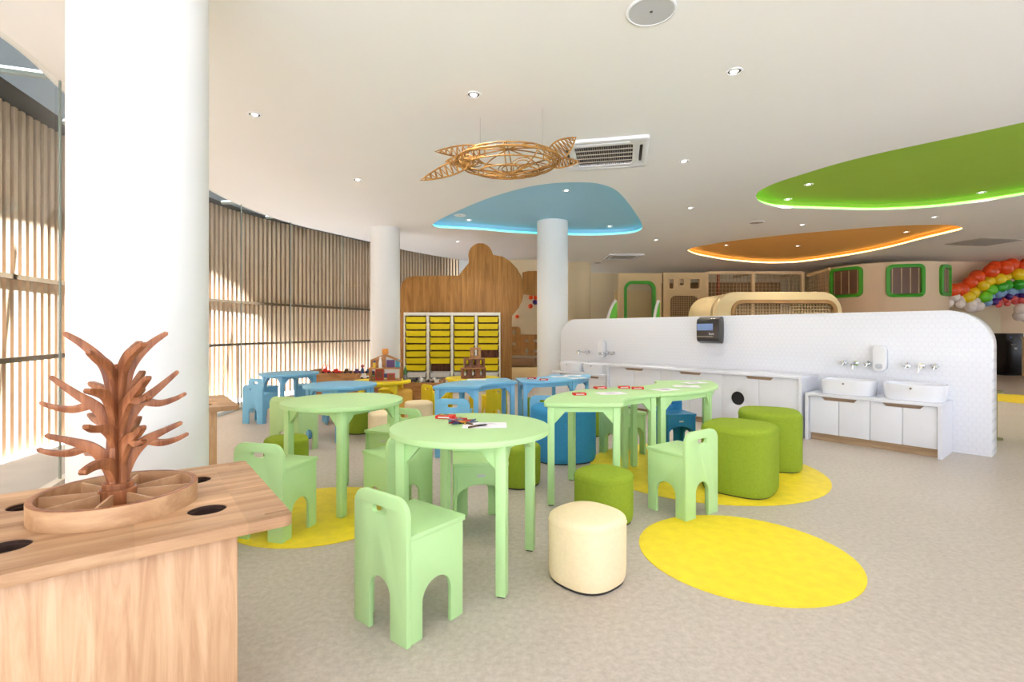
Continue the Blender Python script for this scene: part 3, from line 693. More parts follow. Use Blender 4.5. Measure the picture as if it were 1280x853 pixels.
# ------------------------------------------------------------------ wooden sorting tables
E1 = Vector((-.7965, -.6046)); E2 = Vector((-.6046, .7965)); TL, TW, TH = .80, .75, .60
def wooden_table(T, label, group):
    t = thing('wooden_table', label, 'table', (T[0], T[1], 0), math.atan2(E1.y, E1.x), group)
    # local x along the near edge, local -y across (mirrored frame): across direction is E2 = local -y
    def notch(x0, yy, s):
        return [(x0, yy - .006), (x0 + s * .06, yy - .006)] + [(x0 + s * (.06 + .006 * math.sin(R(k))), yy - .006 * math.cos(R(k))) for k in (30, 60, 90, 120, 150)] + [(x0 + s * .06, yy + .006), (x0, yy + .006)]
    r = .022
    out = arc(r, r, r, 270, 180, 5) + notch(0, .05, 1) + notch(0, .70, 1) + arc(r, TW - r, r, 180, 90, 5) + arc(TL - r, TW - r, r, 90, 0, 5) + notch(TL, .70, -1)[::-1][::-1][::1] * 0 + arc(TL - r, r, r, 0, -90, 5)
    hl = [circ(a, c, .05, 36) for a in (.19, .61) for c in (.195, .555)]
    fl = lambda L: [(x, -y) for x, y in L]
    b = MB(); b.add(plate(fl(out), [fl(h) for h in hl], t=.03, bev=.005, seg=3), Matrix.Translation((0, 0, TH - .015))); b.build('tabletop', 'oak_x', t)
    b = MB(); b.box((TL / 2, -TW / 2, (TH - .03) / 2), (TL - .27, TW - .07, TH - .03), bev=.003); b.build('base_box', 'oak_z', t)
    for h in ((.19, .195), (.19, .555), (.61, .195), (.61, .555)):
        cx, cy = h[0], -h[1]
        bc = MB(); prof = [(.0495, -.004), (.0495, -.012), (.046, -.013), (.046, -.020), (.0495, -.021), (.0495, -.0285)]
        bc.lathe([(q, z + TH) for q, z in prof], 36, (cx, cy, 0), close=False)
        o = bc.build('cup_ring', 'ply_edge', t); bc2 = MB(); bc2.cyl((cx, cy, TH - .0299), (cx, cy, TH - .0285), .0495, n=36); bc2.build('cup_floor', 'ply_edge', o)
    return t
wooden_table((-.62, 1.43), 'oak table in the left foreground with round cup holes, carrying the wooden tree', 'oak sorting tables')
wooden_table((-1.9, 3.52), 'oak table behind the big white column, by the glass', 'oak sorting tables')
# divided tray and tree
TC = Vector((-.62, 1.43)) + E1 * .3976 + E2 * .375
t = thing('divided_tray', 'round wooden tray with eight compartments on the oak table', 'tray', (TC.x, TC.y, TH + .0005), R(10))
b = MB(); b.lathe([(.184, 0), (.2, 0), (.2, .053), (.198, .055), (.186, .055), (.184, .053), (.184, .006)], 72, close=False); b.build('rim', 'oak_ring', t)
MB().lathe([(.1845, .0552), (.1855, .0556), (.1985, .0556), (.1995, .0552)], 72, close=False).build('rim_edge', 'tree_wood', t)
MB().lathe([(.186, 0.0005), (.186, .006)], 64).build('tray_floor', 'oak_ring', t)
for k in range(8):
    a = 2 * PI * k / 8 + .2; b = MB(); b.box((.117, 0, .028), (.138, .007, .043), mtx=Matrix.Rotation(a, 4, 'Z')); b.build('divider', 'oak_ring', t)
MB().lathe([(.046, .0065), (.046, .056), (.044, .058)], 40).build('hub', 'tree_wood', t)
t = thing('wooden_tree', 'brown wooden tree with curved branches standing in the tray', 'wooden tree', (TC.x, TC.y, TH + .059), R(18), None, .95)
MB().lathe([(.04, 0), (.04, .016), (.038, .018)], 40).build('base_disc', 'tree_wood', t)
def strip(cl, w0, w1, n=6):
    c = [Vector(p) for p in smooth(cl, closed=False, n=n)]; k = len(c); L_, R_ = [], []
    for i, p in enumerate(c):
        d = (c[min(i + 1, k - 1)] - c[max(i - 1, 0)]).normalized(); u = i / (k - 1); w_ = w0 + (w1 - w0) * u
        nn = Vector((-d.y, d.x)); L_.append(p + nn * w_ / 2); R_.append(p - nn * w_ / 2)
    d = (c[-1] - c[-2]).normalized()
    return [tuple(p) for p in R_] + [tuple(c[-1] + d * w1 * .4)] + [tuple(p) for p in reversed(L_)]
def wing(kind):
    th = .017
    S = [(strip([(.008, .0), (.012, .1), (.008, .25), (.004, .36)], .046, .016), th)]
    if kind == 0:
        S += [(strip([(.006, .02), (.03, .075), (.066, .118), (.11, .142), (.164, .166)], .048, .012), th + .0006), (strip([(.07, .122), (.11, .108), (.15, .114), (.182, .128)], .026, .010), th - .0006),
              (strip([(.004, .14), (.026, .20), (.058, .244), (.102, .284), (.154, .335)], .048, .012), th + .0012), (strip([(.066, .246), (.105, .236), (.145, .246), (.176, .262)], .026, .010), th - .0012),
              (strip([(.002, .24), (.02, .335), (.045, .385), (.084, .43), (.124, .462)], .046, .014), th + .0018)]
    elif kind == 1:
        S += [(strip([(.006, .05), (.03, .105), (.06, .14), (.095, .155), (.125, .18)], .044, .014), th + .0006), (strip([(.065, .14), (.095, .128), (.13, .138)], .024, .012), th - .0006),
              (strip([(.004, .16), (.026, .22), (.06, .26), (.11, .30), (.15, .33)], .046, .013), th + .0012), (strip([(.07, .262), (.11, .258), (.15, .27)], .024, .011), th - .0012),
              (strip([(.002, .26), (.02, .34), (.05, .385), (.09, .41), (.13, .43)], .04, .013), th + .0018)]
    else:
        S += [(strip([(.006, .01), (.035, .055), (.07, .075), (.12, .08), (.165, .074)], .046, .015), th + .0006),
              (strip([(.004, .10), (.03, .15), (.07, .18), (.115, .185), (.15, .20)], .04, .012), th - .0006),
              (strip([(.004, .18), (.028, .235), (.06, .275), (.1, .29), (.145, .30)], .046, .014), th + .0012),
              (strip([(.002, .24), (.02, .32), (.05, .36), (.1, .385), (.14, .41)], .04, .012), th - .0018)]
    b = MB()
    for poly, tt in S: b.add(plate(poly, t=tt, bev=.002), up_x(0, 0, .016))
    return b
for k, (kind, a) in enumerate(((0, 18), (1, 84), (2, 138), (0, 202), (2, 262), (1, 318))):
    o = wing(kind).build('branch_board', 'tree_wood', t); o.rotation_euler = (0, 0, R(a) - R(0))

# ------------------------------------------------------------------ paper and crayons on the tables
def sheet(c, z, rz, label, group, w_=.21, h_=.148, lines=True):
    t = thing('paper_sheet', label, 'paper', (c[0], c[1], z), rz, group)
    MB().box((0, 0, .0006), (w_, h_, .0008)).build('sheet', 'paper', t)
    b = MB()
    for k in range(5): b.tube([(-w_ * .32 + .3 * w_ * math.cos(q) * .5 + k * .01 + w_ * .25, h_ * .3 * math.sin(q * (1 + k % 2)), .0013) for q in [x * .35 for x in range(15)]], .0007, 4)
    b.build('drawing', 'print', t)
def crayon_box(c, z, rz, label, group, op=False):
    t = thing('crayon_box', label, 'crayon box', (c[0], c[1], z), rz, group)
    MB().box((0, 0, .0085), (.092, .062, .016), bev=.0015).build('carton', 'red', t)
    b = MB(); b.box((-.012, .004, .0168), (.05, .034, .0008)); b.build('printed_patch', 'c_green', t)
    MB().box((-.02, .006, .0173), (.02, .02, .0008)).build('printed_patch', 'c_yellow', t)
    MB().box((0, -.0312, .0085), (.06, .0008, .006)).build('printed_band', 'c_white', t)
    if op: MB().box((.052, .0, .003), (.016, .056, .0015), mtx=None).build('flap', 'red', t)
on = lambda px, py, z: floor_pt(px, py, z)
p = on(557, 523, .665); crayon_box(p, .6652, R(-12), 'open red crayon box on the nearest round table, beside loose crayons', 'red crayon boxes', True)
p = on(606, 532, .665); sheet(p, .6652, R(2), 'white paper with a drawing on the nearest round table', 'paper sheets on the tables')
pr = None
cols = ['c_red', 'c_black', 'c_blue', 'c_green', 'c_yellow', 'c_brown', 'c_grey', 'c_teal', 'c_purple', 'c_orange', 'c_black', 'c_red', 'c_brown', 'c_blue', 'c_pink', 'c_grey', 'c_green', 'c_red']
def crayon(p, z, rz, col, label):
    t = thing('crayon', label, 'crayon', (p[0], p[1], z), rz, 'crayons on the nearest round table')
    MB().tube([(-.026, 0, .0045), (.026, 0, .0045)], .0044, 8).build('wrapper', col, t)
    MB().tube([(.026, 0, .0045), (.032, 0, .0045), (.039, 0, .0045)], [.0036, .0034, .001], 8).build('tip', col, t)
ordw = ['first', 'second', 'third', 'fourth', 'fifth', 'sixth', 'seventh', 'eighth', 'ninth', 'tenth', 'eleventh', 'twelfth', 'thirteenth', 'fourteenth', 'fifteenth', 'sixteenth', 'seventeenth', 'eighteenth']
base = on(574, 530, .665); seen = {}
random.seed(5)
for k, cname in enumerate(cols):
    lay = k // 7
    q = base + Vector((-.03 + .015 * (k % 7) + random.uniform(-.006, .006), random.uniform(-.024, .024), 0))
    n = cname[2:]; seen[n] = seen.get(n, 0) + 1
    lb = f'{n} crayon in the loose pile by the open red box' if cols.count(cname) == 1 else f'{n} crayon in the loose pile, {ordw[seen[n]-1]} {n} one counted from the left'
    crayon(q, .6653 + lay * .0088, random.uniform(-.9, .9) + PI / 2 * (k % 3), cname, lb)
q = on(600, 533, .667); crayon(q, .6668, .5, 'c_black', 'black crayon lying on the white paper, pointing right')
q = on(594, 534, .667); crayon(q + Vector((-.012, -.012, 0)), .6668, .9, 'c_brown', 'brown crayon lying on the white paper beside the black crayon')
for px, py, z, rz, lb in ((724, 494, .66, .1, 'red crayon box nearest the straight end of the curved mint table'), (750, 486, .66, .15, 'red crayon box at the back edge of the curved mint table'),
                          (780, 485.5, .66, -.1, 'left of two red crayon boxes in a line near the table joint'), (797, 486.5, .66, -.15, 'right of two red crayon boxes in a line near the table joint'),
                          (665, 474, .575, -.3, 'red crayon box on the blue table, at the joint of the curved blue tables'), (680, 475.5, .575, -.2, 'right red crayon box on the right curved blue table')):
    crayon_box(on(px, py, z), z + .0002, rz, lb, 'red crayon boxes')
for i, (px, py, z, rz, lb) in enumerate(((764, 492, .66, .2, 'white paper between the red crayon boxes on the curved mint table'), (832, 487.5, .66, .5, 'white paper on the second curved mint table, nearest the joint'),
        (858, 483.5, .66, -.2, 'white paper in the middle of the second curved mint table'), (868, 479, .66, .3, 'white paper toward the back of the second curved mint table'),
        (596, 474.8, .575, .1, 'white paper on the left curved blue table'), (700, 471.2, .575, .2, 'white paper on the right curved blue table beside the red box'),
        (716, 469.5, .575, -.3, 'white paper near the far edge of the right curved blue table'), (722, 473, .575, .5, 'white paper at the right end of the curved blue table'))):
    sheet(on(px, py, z), z + .0004 + i * .0009 * (z > .6), rz, lb, 'paper sheets on the tables')

# ------------------------------------------------------------------ yellow tub shelves
SX0, SY, UW, UH = -2.065, 9.6, .46, 1.475
tub_protos = {}
def tub(x, z, kind, label):
    wd, hh, dp = .385, .1, .28
    if kind not in tub_protos:
        t = thing('storage_tub', label, 'tub', (x, SY + .012, z), 0, kind + ' tubs in the white shelves')
        bb = MB(); v = bb.b.verts.new
        lo = [v((sx * (wd / 2 - .014), y, 0)) for sx, y in ((-1, .015), (1, .015), (1, dp - .02), (-1, dp - .02))]; hi = [v((sx * wd / 2, y, hh)) for sx, y in ((-1, 0), (1, 0), (1, dp), (-1, dp))]
        il = [v((sx * (wd / 2 - .02), y, .006)) for sx, y in ((-1, .021), (1, .021), (1, dp - .026), (-1, dp - .026))]; ih = [v((sx * (wd / 2 - .005), y, hh)) for sx, y in ((-1, .005), (1, .005), (1, dp - .005), (-1, dp - .005))]
        f = bb.b.faces.new; f(lo[::-1])
        for i in range(4):
            j = (i + 1) % 4; f((lo[i], lo[j], hi[j], hi[i])); f((hi[i], hi[j], ih[j], ih[i])); f((ih[i], ih[j], il[j], il[i]))
        f(il); bb.build('body', 'tub_' + kind, t)
        b = MB(); b.box((0, -.004, hh - .006), (wd + .02, .014, .012), bev=.003)
        for s in (-1, 1): b.box((s * (wd / 2 + .004), dp / 2, hh - .006), (.012, dp, .012))
        b.build('rim', 'tub_' + kind, t); tub_protos[kind] = t
    else: dup(tub_protos[kind], (x, SY + .012, z), 0, label)
uname = ['leftmost', 'second', 'third', 'rightmost']
for u in range(4):
    x0 = SX0 + u * UW
    t = thing('shelf_unit', f'{uname[u]} of the four white shelf units holding yellow tubs', 'shelf', (x0 + UW / 2, SY, 0), 0, 'white tub shelf units')
    b = MB()
    for s in (-1, 1): b.box((s * (UW / 2 - .0115), .15, UH / 2), (.022, .3, UH), bev=.002)
    b.box((0, .15, UH - .03), (UW - .046, .3, .058), bev=.002); b.box((0, .15, .03), (UW - .046, .3, .058)); b.build('frame', 'shelf_white', t)
    MB().box((0, .292, UH / 2), (UW - .046, .008, UH - .12)).build('back_board', 'toy_dark', t)
    bl = MB()
    for k in range(10):
        for s in (-1, 1): bl.box((s * (UW / 2 - .0275), .15, UH - .165 + .083 - k * .132), (.0095, .27, .008))
    bl.build('runner', 'shelf_white', t)
    for k in range(10):
        if (u == 1 and k == 7) or (u == 3 and k == 5): continue
        kind = 'yellow' if k < 8 else 'white'
        tub(x0 + UW / 2, UH - .187 - k * .132, kind, f'{kind} tub in the {ordw[k]} row from the top of the {uname[u]} shelf unit')

# honey veneer animal-shaped wall behind the shelves
def wpt(px, py, Y): return ((px - 640) * Y / 630, HC + (414 - py) * Y / 630)
AY = 10.05
prof = [(501, 478), (501, 362), (503, 353), (509, 347.5), (518, 345.5), (545, 345), (574, 344.8), (577, 340), (582, 334), (586, 329)]
prof += [(600.5 + 15.2 * math.cos(R(a)), 319.5 - 15.2 * math.sin(R(a))) for a in range(200, 0, -20)]
prof += [(616.5, 319), (628, 321), (637, 326.5), (645.5, 335), (651.5, 345), (654.8, 356), (655, 366), (653, 376), (648.5, 385), (643, 391.5), (640.2, 395), (639.8, 402), (639.8, 478)]
pp = [wpt(x, y, AY) for x, y in prof]; pp = [(pp[0][0], .0)] + pp[1:-1] + [(pp[-1][0], .0)]
t = thing('animal_wall', 'honey wood partition shaped like a bear behind the yellow tub shelves', 'partition', (0, AY, 0))
b = MB(); b.add(plate(pp, t=.06, bev=.004), up_x(0, .0)); b.build('board', 'walnut', t)
xh = wpt(576.5, 345, AY)[0]
MB().box((xh, -.032, 1.12), (.005, .004, 2.2)).build('joint_line', 'ply_edge', t)
p2 = [(653, 341), (660, 339.2), (672, 339), (684, 341), (696, 350), (704, 366), (704, 480), (700, 480), (698, 400), (688, 380), (672, 370.5), (660, 369), (653, 368)]
AY2 = 11.6
q2 = [wpt(x, y, AY2) for x, y in p2]; q2 = [(x, max(z, 0)) if z > .05 else (x, 0) for x, z in q2]
t = thing('arched_partition', 'second honey wood partition with an arched opening, behind the thin white column', 'partition', (0, AY2, 0))
b = MB(); b.add(plate(q2, t=.05, bev=.003), up_x(0, 0)); b.build('board', 'walnut', t)
# niche: castle board, bench, paper flowers
cy = 12.5
t = thing('castle_board', 'wooden castle cut-out board on the niche wall, with pale windows', 'wall board', (0, cy, 0))
cas = [wpt(x, y, cy) for x, y in ((636, 444), (636, 411), (638, 408.6), (648, 408.6), (650.6, 411), (651, 418.5), (690, 418.5), (690, 444))]
hs = [[wpt(x, y, cy) for x, y in rrect(a, c, a2, c2, .8, 3)] for a, c, a2, c2 in ((655.5, 424.5, 661, 428), (666.5, 424.5, 672, 428), (666.5, 437.5, 672, 441), (640.6, 428, 645, 432))]
hs += [[wpt(658.5 + 2.4 * math.cos(a), 439 + 3.6 * math.sin(a), cy) for a in [k * PI / 8 for k in range(16)]], [wpt(642.5 + 2.0 * math.cos(a), 415.5 + 4 * math.sin(a), cy) for a in [k * PI / 8 for k in range(16)]]]
b = MB(); b.add(plate(cas, hs, t=.03, bev=0), up_x(0, 0)); b.build('board', 'castle', t)
bx0, bx1 = wpt(636, 450, 12.0)[0], wpt(700, 450, 12.0)[0]
t = thing('niche_bench', 'low bench with brown cushions in the niche beside the shelves', 'bench', ((bx0 + bx1) / 2, 12.0, 0)); bw = bx1 - bx0
MB().box((0, 0, .13), (bw, .45, .26), bev=.004).build('bench_box', 'play_beige', t)
for k in (-1, 1): MB().box((k * bw / 4, .12, .37), (bw / 2 - .01, .2, .2), bev=.02).build('cushion', 'bench', t)
for px, py, r, m, lb in ((663.5, 372, .05, 'b_red', 'orange paper flower at the top left of the niche'), (670, 372, .06, 'b_red', 'orange paper flower beside the column in the niche'), (669, 378, .06, 'b_purple', 'purple paper flower beside the column in the niche'),
                          (663, 383, .055, 'b_red', 'round orange paper flower below the others in the niche'), (646.5, 396, .045, 'b_red', 'orange paper flower beside the curve of the bear partition')):
    x, z = wpt(px, py, 12.5); b = MB()
    for k in range(7): a = 2 * PI * k / 7; b.sphere((r * .6 * math.cos(a), 0, r * .6 * math.sin(a)), r * .5, (1, .4, 1), 8)
    b.sphere((0, -.01, 0), r * .5, (1, .6, 1), 8); o = b.build('paper_flower', m, None, (x, 12.5, z)); tag(o, lb, 'paper flower', 'paper flowers in the niche')

# ------------------------------------------------------------------ toys
# dolls house on the left yellow table
z0 = .5005
t = thing('dolls_house', 'open wooden dolls house on the left yellow table', 'dolls house', (-1.58, 6.3, z0), R(10))
b = MB(); b.box((0, 0, .006), (.38, .22, .012))
for s in (-1, 1):
    for y in (-.1, .1): b.box((s * .182, y, .075), (.016, .016, .15))
b.box((0, 0, .156), (.40, .24, .014)); b.build('frame', 'toy_wood', t)
b = MB(); b.add(plate([(-.19, .163), (.0, .163), (.0, .325), (-.02, .33), (-.19, .255)], t=.012, bev=.001), up_x(0, .09)); b.build('rear_wall', 'toy_wood', t)
b = MB(); b.tube([(-.01, -.1, .325), (.2, -.1, .235)], .008, 6).tube([(-.01, .1, .325), (.2, .1, .235)], .008, 6).tube([(.19, .1, .163), (.19, .1, .245)], .008, 6).tube([(-.01, -.1, .163), (-.01, -.1, .325)], .007, 6); b.build('roof_beam', 'toy_wood', t)
MB().box((-.01, .09, .36), (.075, .05, .07), bev=.006).build('chimney', 'c_orange', t)
b = MB(); b.box((.06, .04, .21), (.1, .06, .09)); b.build('wall_panel', 'c_purple', t); MB().box((.145, .05, .21), (.055, .06, .1)).build('wall_panel', 'c_teal', t)
for x, y, m, hh, lb in ((-.06, -.05, 'c_white', .14, 'white toy cone on the upper floor of the dolls house'), (-.13, -.06, 'c_yellow', .09, 'yellow toy figure on the upper floor of the dolls house')):
    o = thing('toy_figure', lb, 'toy', t.matrix_basis @ Vector((x, y, .1635)), 0, 'toy figures in the dolls house')
    MB().lathe([(.022, 0), (.02, hh * .5), (.012, hh * .75)], 14).build('body', m, o); MB().sphere((0, 0, hh * .85), .016, n=10).build('head', 'c_blue' if m == 'c_yellow' else 'c_white', o)
for x, y, sx, sz, m, lb in ((-.07, -.03, .1, .13, 'c_red', 'tall red toy cupboard on the ground floor of the dolls house'), (.07, -.05, .09, .08, 'c_red', 'small red toy chest on the ground floor of the dolls house'), (-.15, -.04, .05, .06, 'c_green', 'small green toy block on the ground floor of the dolls house')):
    o = thing('toy_cupboard', lb, 'toy', t.matrix_basis @ Vector((x, y, .0125)), R(10), 'toy furniture in the dolls house')
    MB().box((0, 0, sz / 2), (sx, .06, sz), bev=.003).build('case', m, o); MB().box((0, -.0315, sz / 2), (sx * .7, .003, sz * .7)).build('front', 'toy_dark', o)
o = thing('toy_bottle', 'green toy bottle standing right of the dolls house on the yellow table', 'toy', (-1.36, 6.42, z0)); MB().lathe([(.028, 0), (.028, .05), (.022, .06)], 14).build('base', 'c_grey', o)
MB().lathe([(.026, .062), (.026, .1), (.012, .15), (.005, .17)], 14).build('cap', 'c_green', o)
# stacked wooden houses on the right yellow table
zz = .5005
for wd, hh, dx, m, lb in ((.315, .14, 0, 'toy_dark', 'bottom storey of the stacked wooden toy houses'), (.265, .125, .012, 'toy_dark', 'middle storey of the stacked wooden toy houses'), (.125, .135, .03, 'toy_wood', 'top tower of the stacked wooden toy houses')):
    t = thing('toy_house', lb, 'toy house', (-.51 + dx, 6.62, zz), R(12), 'stacked wooden toy houses'); n = 3 if wd > .2 else 1
    holes = [rrect(-wd / 2 + wd * (k + .5) / n - wd / n * .22, hh * .22, -wd / 2 + wd * (k + .5) / n + wd / n * .22, hh * .82, .012, 4) for k in range(n)]
    for y in (-.06, .06):
        b = MB(); b.add(plate([(-wd / 2, 0), (wd / 2, 0), (wd / 2, hh - .01), (-wd / 2, hh - .01)], holes, t=.012, bev=.001), up_x(0, y)); b.build('facade', m, t)
    b = MB()
    for s in (-1, 1): b.box((s * (wd / 2 - .006), 0, (hh - .01) / 2), (.012, .108, hh - .01))
    b.build('side_wall', m, t); MB().box((0, 0, hh - .005), (wd + .012, .14, .01), bev=.001).build('roof', 'toy_wood', t); zz += hh + .0005
# low wooden toy benches by the glass
def toy_bin(x, y, L, D, H, rz, label):
    t = thing('toy_bin', label, 'toy bin', (x, y, 0), rz, 'low wooden toy bins')
    b = MB(); b.box((0, -D / 2 + .01, H / 2), (L, .02, H)); b.box((0, D / 2 - .01, H / 2), (L, .02, H)); b.box((0, 0, H - .04), (L - .04, D - .04, .02)); b.build('case', 'toy_wood', t)
    for s in (-1, 1):
        e = MB(); e.add(plate([(-D / 2, 0), (D / 2, 0), (D / 2, H + .01), (D / 2 - .04, H + .05), (-D / 2 + .04, H + .05), (-D / 2, H + .01)], t=.02, bev=.003), up_y(s * (L / 2 - .01), 0)); e.build('end_board', 'toy_wood', t)
    return t
toy_bin(-2.62, 8.05, 1.05, .45, .46, R(-3), 'low wooden toy bin by the glass, holding red toy vehicles')
toy_bin(-2.0, 7.35, .5, .35, .44, R(4), 'small wooden toy bin between the blue table and the dolls house')
def toy_car(p, m, rz, label, crane=False):
    t = thing('toy_vehicle', label, 'toy', p, rz, 'toy vehicles on the low bins')
    b = MB(); b.box((0, 0, .04), (.13, .06, .035), bev=.006); b.box((-.02, 0, .07), (.06, .055, .035), bev=.008)
    if crane:
        for s in (-1, 1): b.tube([(s * .03 - .03, 0, .08), (s * .03, 0, .2), (s * .03 + .03, 0, .08)], .007, 6).tube([(s * .03 - .015, 0, .14), (s * .03 + .015, 0, .14)], .005, 6)
    b.build('body', m, t)
    for sx in (-1, 1):
        for sy in (-1, 1): MB().cyl((sx * .042, sy * .026, .02), (sx * .042, sy * .04, .02), .02, n=14).build('wheel', 'c_black', t)
zb = .4305
toy_car((-2.98, 8.1, zb), 'red', .1, 'red toy crane truck at the left of the toy bin, with two upright red ladders', True)
toy_car((-2.78, 8.02, zb), 'red', -.2, 'red toy car right of the red toy crane truck')
toy_car((-2.62, 8.05, zb), 'c_brown', .3, 'brown toy car in the middle of the toy bin')
toy_car((-2.45, 8.03, zb), 'c_purple', .1, 'purple toy car toward the right of the toy bin')
toy_car((-2.27, 8.06, zb), 'c_blue', -.3, 'blue toy car at the right end of the toy bin')
zb = .4105
toy_car((-2.14, 7.35, zb), 'c_white', .1, 'white toy car in the small toy bin'); toy_car((-1.98, 7.33, zb), 'c_black', -.1, 'black toy car in the small toy bin'); toy_car((-1.83, 7.37, zb), 'c_blue', .2, 'blue toy car in the small toy bin')
MBX = thing('doll', 'small doll in blue and pink standing in the long toy bin', 'toy', (-2.36, 7.95, .4305)); MB().lathe([(.035, 0), (.025, .08), (.015, .11)], 14).build('dress', 'c_blue', MBX); MB().sphere((0, 0, .135), .028, n=12).build('head', 'c_pink', MBX)
# toy crate with little plants, in front of the shelves
t = thing('toy_crate', 'brown toy crate full of small animals and trees, in front of the shelves', 'crate', (-1.38, 7.7, 0), R(-6))
b = MB()
for y in (-.17, .17): b.box((0, y, .2), (.66, .02, .3))
for x in (-.32, .32): b.box((x, 0, .22), (.02, .32, .34))
b.box((0, 0, .26), (.62, .32, .02)); b.build('box', 'toy_wood', t)
b = MB()
for x in (-.31, .31):
    for y in (-.15, .15): b.box((x, y, .03), (.035, .035, .06))
b.build('foot', 'toy_wood', t)
random.seed(11)
nm = {'c_black': 'black', 'c_green': 'green', 'c_grey': 'grey', 'c_brown': 'brown', 'c_white': 'white'}
for k in range(14):
    m = ['c_black', 'c_green', 'c_grey', 'c_black', 'c_brown', 'c_green', 'c_white'][k % 7]
    x, y = -.27 + .042 * k, random.uniform(-.1, .08); hh = random.uniform(.07, .13)
    wp = Matrix.Translation((-1.38, 7.7, 0)) @ Matrix.Rotation(R(-6), 4, 'Z') @ Vector((x, y, .2705))
    if m == 'c_green':
        o = thing('toy_tree', f'green toy tree in the toy crate, {ordw[k]} toy from the left', 'toy', wp, 0, 'toys in the crate')
        MB().cyl((0, 0, 0), (0, 0, hh * .4), .008, n=8).build('trunk', 'c_brown', o); MB().lathe([(.035, hh * .35), (.02, hh * .8), (.004, hh * 1.25)], 12).build('crown', m, o)
    else:
        o = thing('toy_animal', f'{nm[m]} toy animal in the toy crate, {ordw[k]} toy from the left', 'toy', wp, random.uniform(0, 3), 'toys in the crate')
        b = MB(); b.sphere((0, 0, hh * .65), hh * .33, (1.6, .8, .9), 12); b.sphere((hh * .55, 0, hh * .95), hh * .2, (1.2, .8, 1), 10); b.tube([(hh * .35, 0, hh * .7), (hh * .52, 0, hh * .95)], hh * .13, 8)
        for sx in (-1, 1):
            for sy in (-1, 1): b.cyl((sx * hh * .33, sy * hh * .15, 0), (sx * hh * .33, sy * hh * .15, hh * .6), hh * .08, n=8)
        b.build('body', m, o)

# ------------------------------------------------------------------ play structure at the back
PY = 14.2
def pw(px, py, Y=PY): return wpt(px, py, Y)
t = thing('play_doorway', 'beige play panel with a green framed doorway, left of the play structure', 'play panel', (0, PY, 0))
x0, x1 = pw(773, 0)[0], pw(826.5, 0)[0]; zt = pw(0, 342)[1]
dx0, dx1, dz = pw(780, 0)[0], pw(818.5, 0)[0], pw(0, 352)[1]
b = MB(); b.add(plate([(x0, 0), (x1, 0), (x1, zt), (x0, zt)], [rrect(dx0, .3, dx1, dz, .22, 8)], t=.1, bev=.005), up_x(0, 0)); b.build('panel', 'play_beige', t)
b = MB(); b.add(plate(rrect(dx0 - .01, .29, dx1 + .01, dz + .01, .23, 8), [rrect(dx0 + .07, .37, dx1 - .07, dz - .07, .17, 8)], t=.14, bev=.01), up_x(0, 0)); b.build('door_frame', 'green_trim', t)
MB().box(((dx0 + dx1) / 2, .5, 1.2), (1.2, .05, 2.2)).build('inner_board', 'play_beige', t)
for (a, lb) in (((757, 771), 'left green leaf shaped fin with a white edge above the sink wall'), ((816.5, 824.5), 'right green leaf shaped fin with a white edge, beside the green doorway')):
    Yf = 11.5; xa, xb = wpt(a[0], 0, Yf)[0], wpt(a[1], 0, Yf)[0]; zt2 = wpt(0, 376, Yf)[1]
    t = thing('leaf_fin', lb, 'play panel', (0, Yf, 0), 0, 'green leaf fins')
    cur = [(xa + (xb - xa) * (k / 10) ** 1.6, .9 + (zt2 - .9) * (1 - (1 - k / 10) ** 1.5)) for k in range(11)]
    b = MB(); b.add(plate([(xa, 0)] + cur + [(xb, 0)], t=.05, bev=.004), up_x(0, 0)); b.build('fin', 'green_fin', t)
    MB().tube([(x - .012, -.01, z) for x, z in cur], .035, 8).build('white_edge', 'column', t)
t = thing('play_tower', 'beige play tower panel with three small square windows over a rounded mesh window', 'play panel', (0, PY, 0))
x0, x1 = pw(828.5, 0)[0], pw(881.5, 0)[0]; zt = pw(0, 341)[1]
hs = [rrect(pw(a, 0)[0], pw(0, d)[1], pw(c, 0)[0], pw(0, bb_)[1], .03, 3) for a, bb_, c, d in ((836, 349, 841.5, 361), (849, 349, 854, 357), (862, 349, 873.5, 361))]
hs.append(rrect(pw(837.5, 0)[0], .5, pw(872, 0)[0], pw(0, 370)[1], .15, 6))
b = MB(); b.add(plate([(x0, 0), (x1, 0), (x1, zt), (x0, zt)], hs, t=.08, bev=.004), up_x(0, 0)); b.build('panel', 'play_beige', t)
for a, bb_, c, d in ((836, 349, 841.5, 361), (849, 349, 854, 357), (862, 349, 873.5, 361)):
    o_ = rrect(pw(a - 1.2, 0)[0], pw(0, d + 1.2)[1], pw(c + 1.2, 0)[0], pw(0, bb_ - 1.2)[1], .04, 3); i_ = rrect(pw(a, 0)[0], pw(0, d)[1], pw(c, 0)[0], pw(0, bb_)[1], .03, 3)
    b = MB(); b.add(plate(o_, [i_], t=.03, bev=.003), up_x(0, -.05)); b.build('window_frame', 'play_post', t)
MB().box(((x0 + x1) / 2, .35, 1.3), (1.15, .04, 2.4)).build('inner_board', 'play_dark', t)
def net_mesh(xa, xb, za, zb, y, step):
    b = MB(); n = max(2, int((xb - xa) / step)); m_ = max(2, int((zb - za) / step))
    for i in range(1, n): b.box((xa + (xb - xa) * i / n, y, (za + zb) / 2), (.012, .012, zb - za))
    for j in range(1, m_): b.box(((xa + xb) / 2, y, za + (zb - za) * j / m_), (xb - xa, .01, .012))
    return b
net_mesh(pw(837.5, 0)[0], pw(872, 0)[0], .5, pw(0, 370)[1], 0.0, .06).build('net', 'net', t)
t = thing('net_cage', 'climbing cage of beige posts and netting, left of the round play house', 'climbing cage', (0, PY, 0))
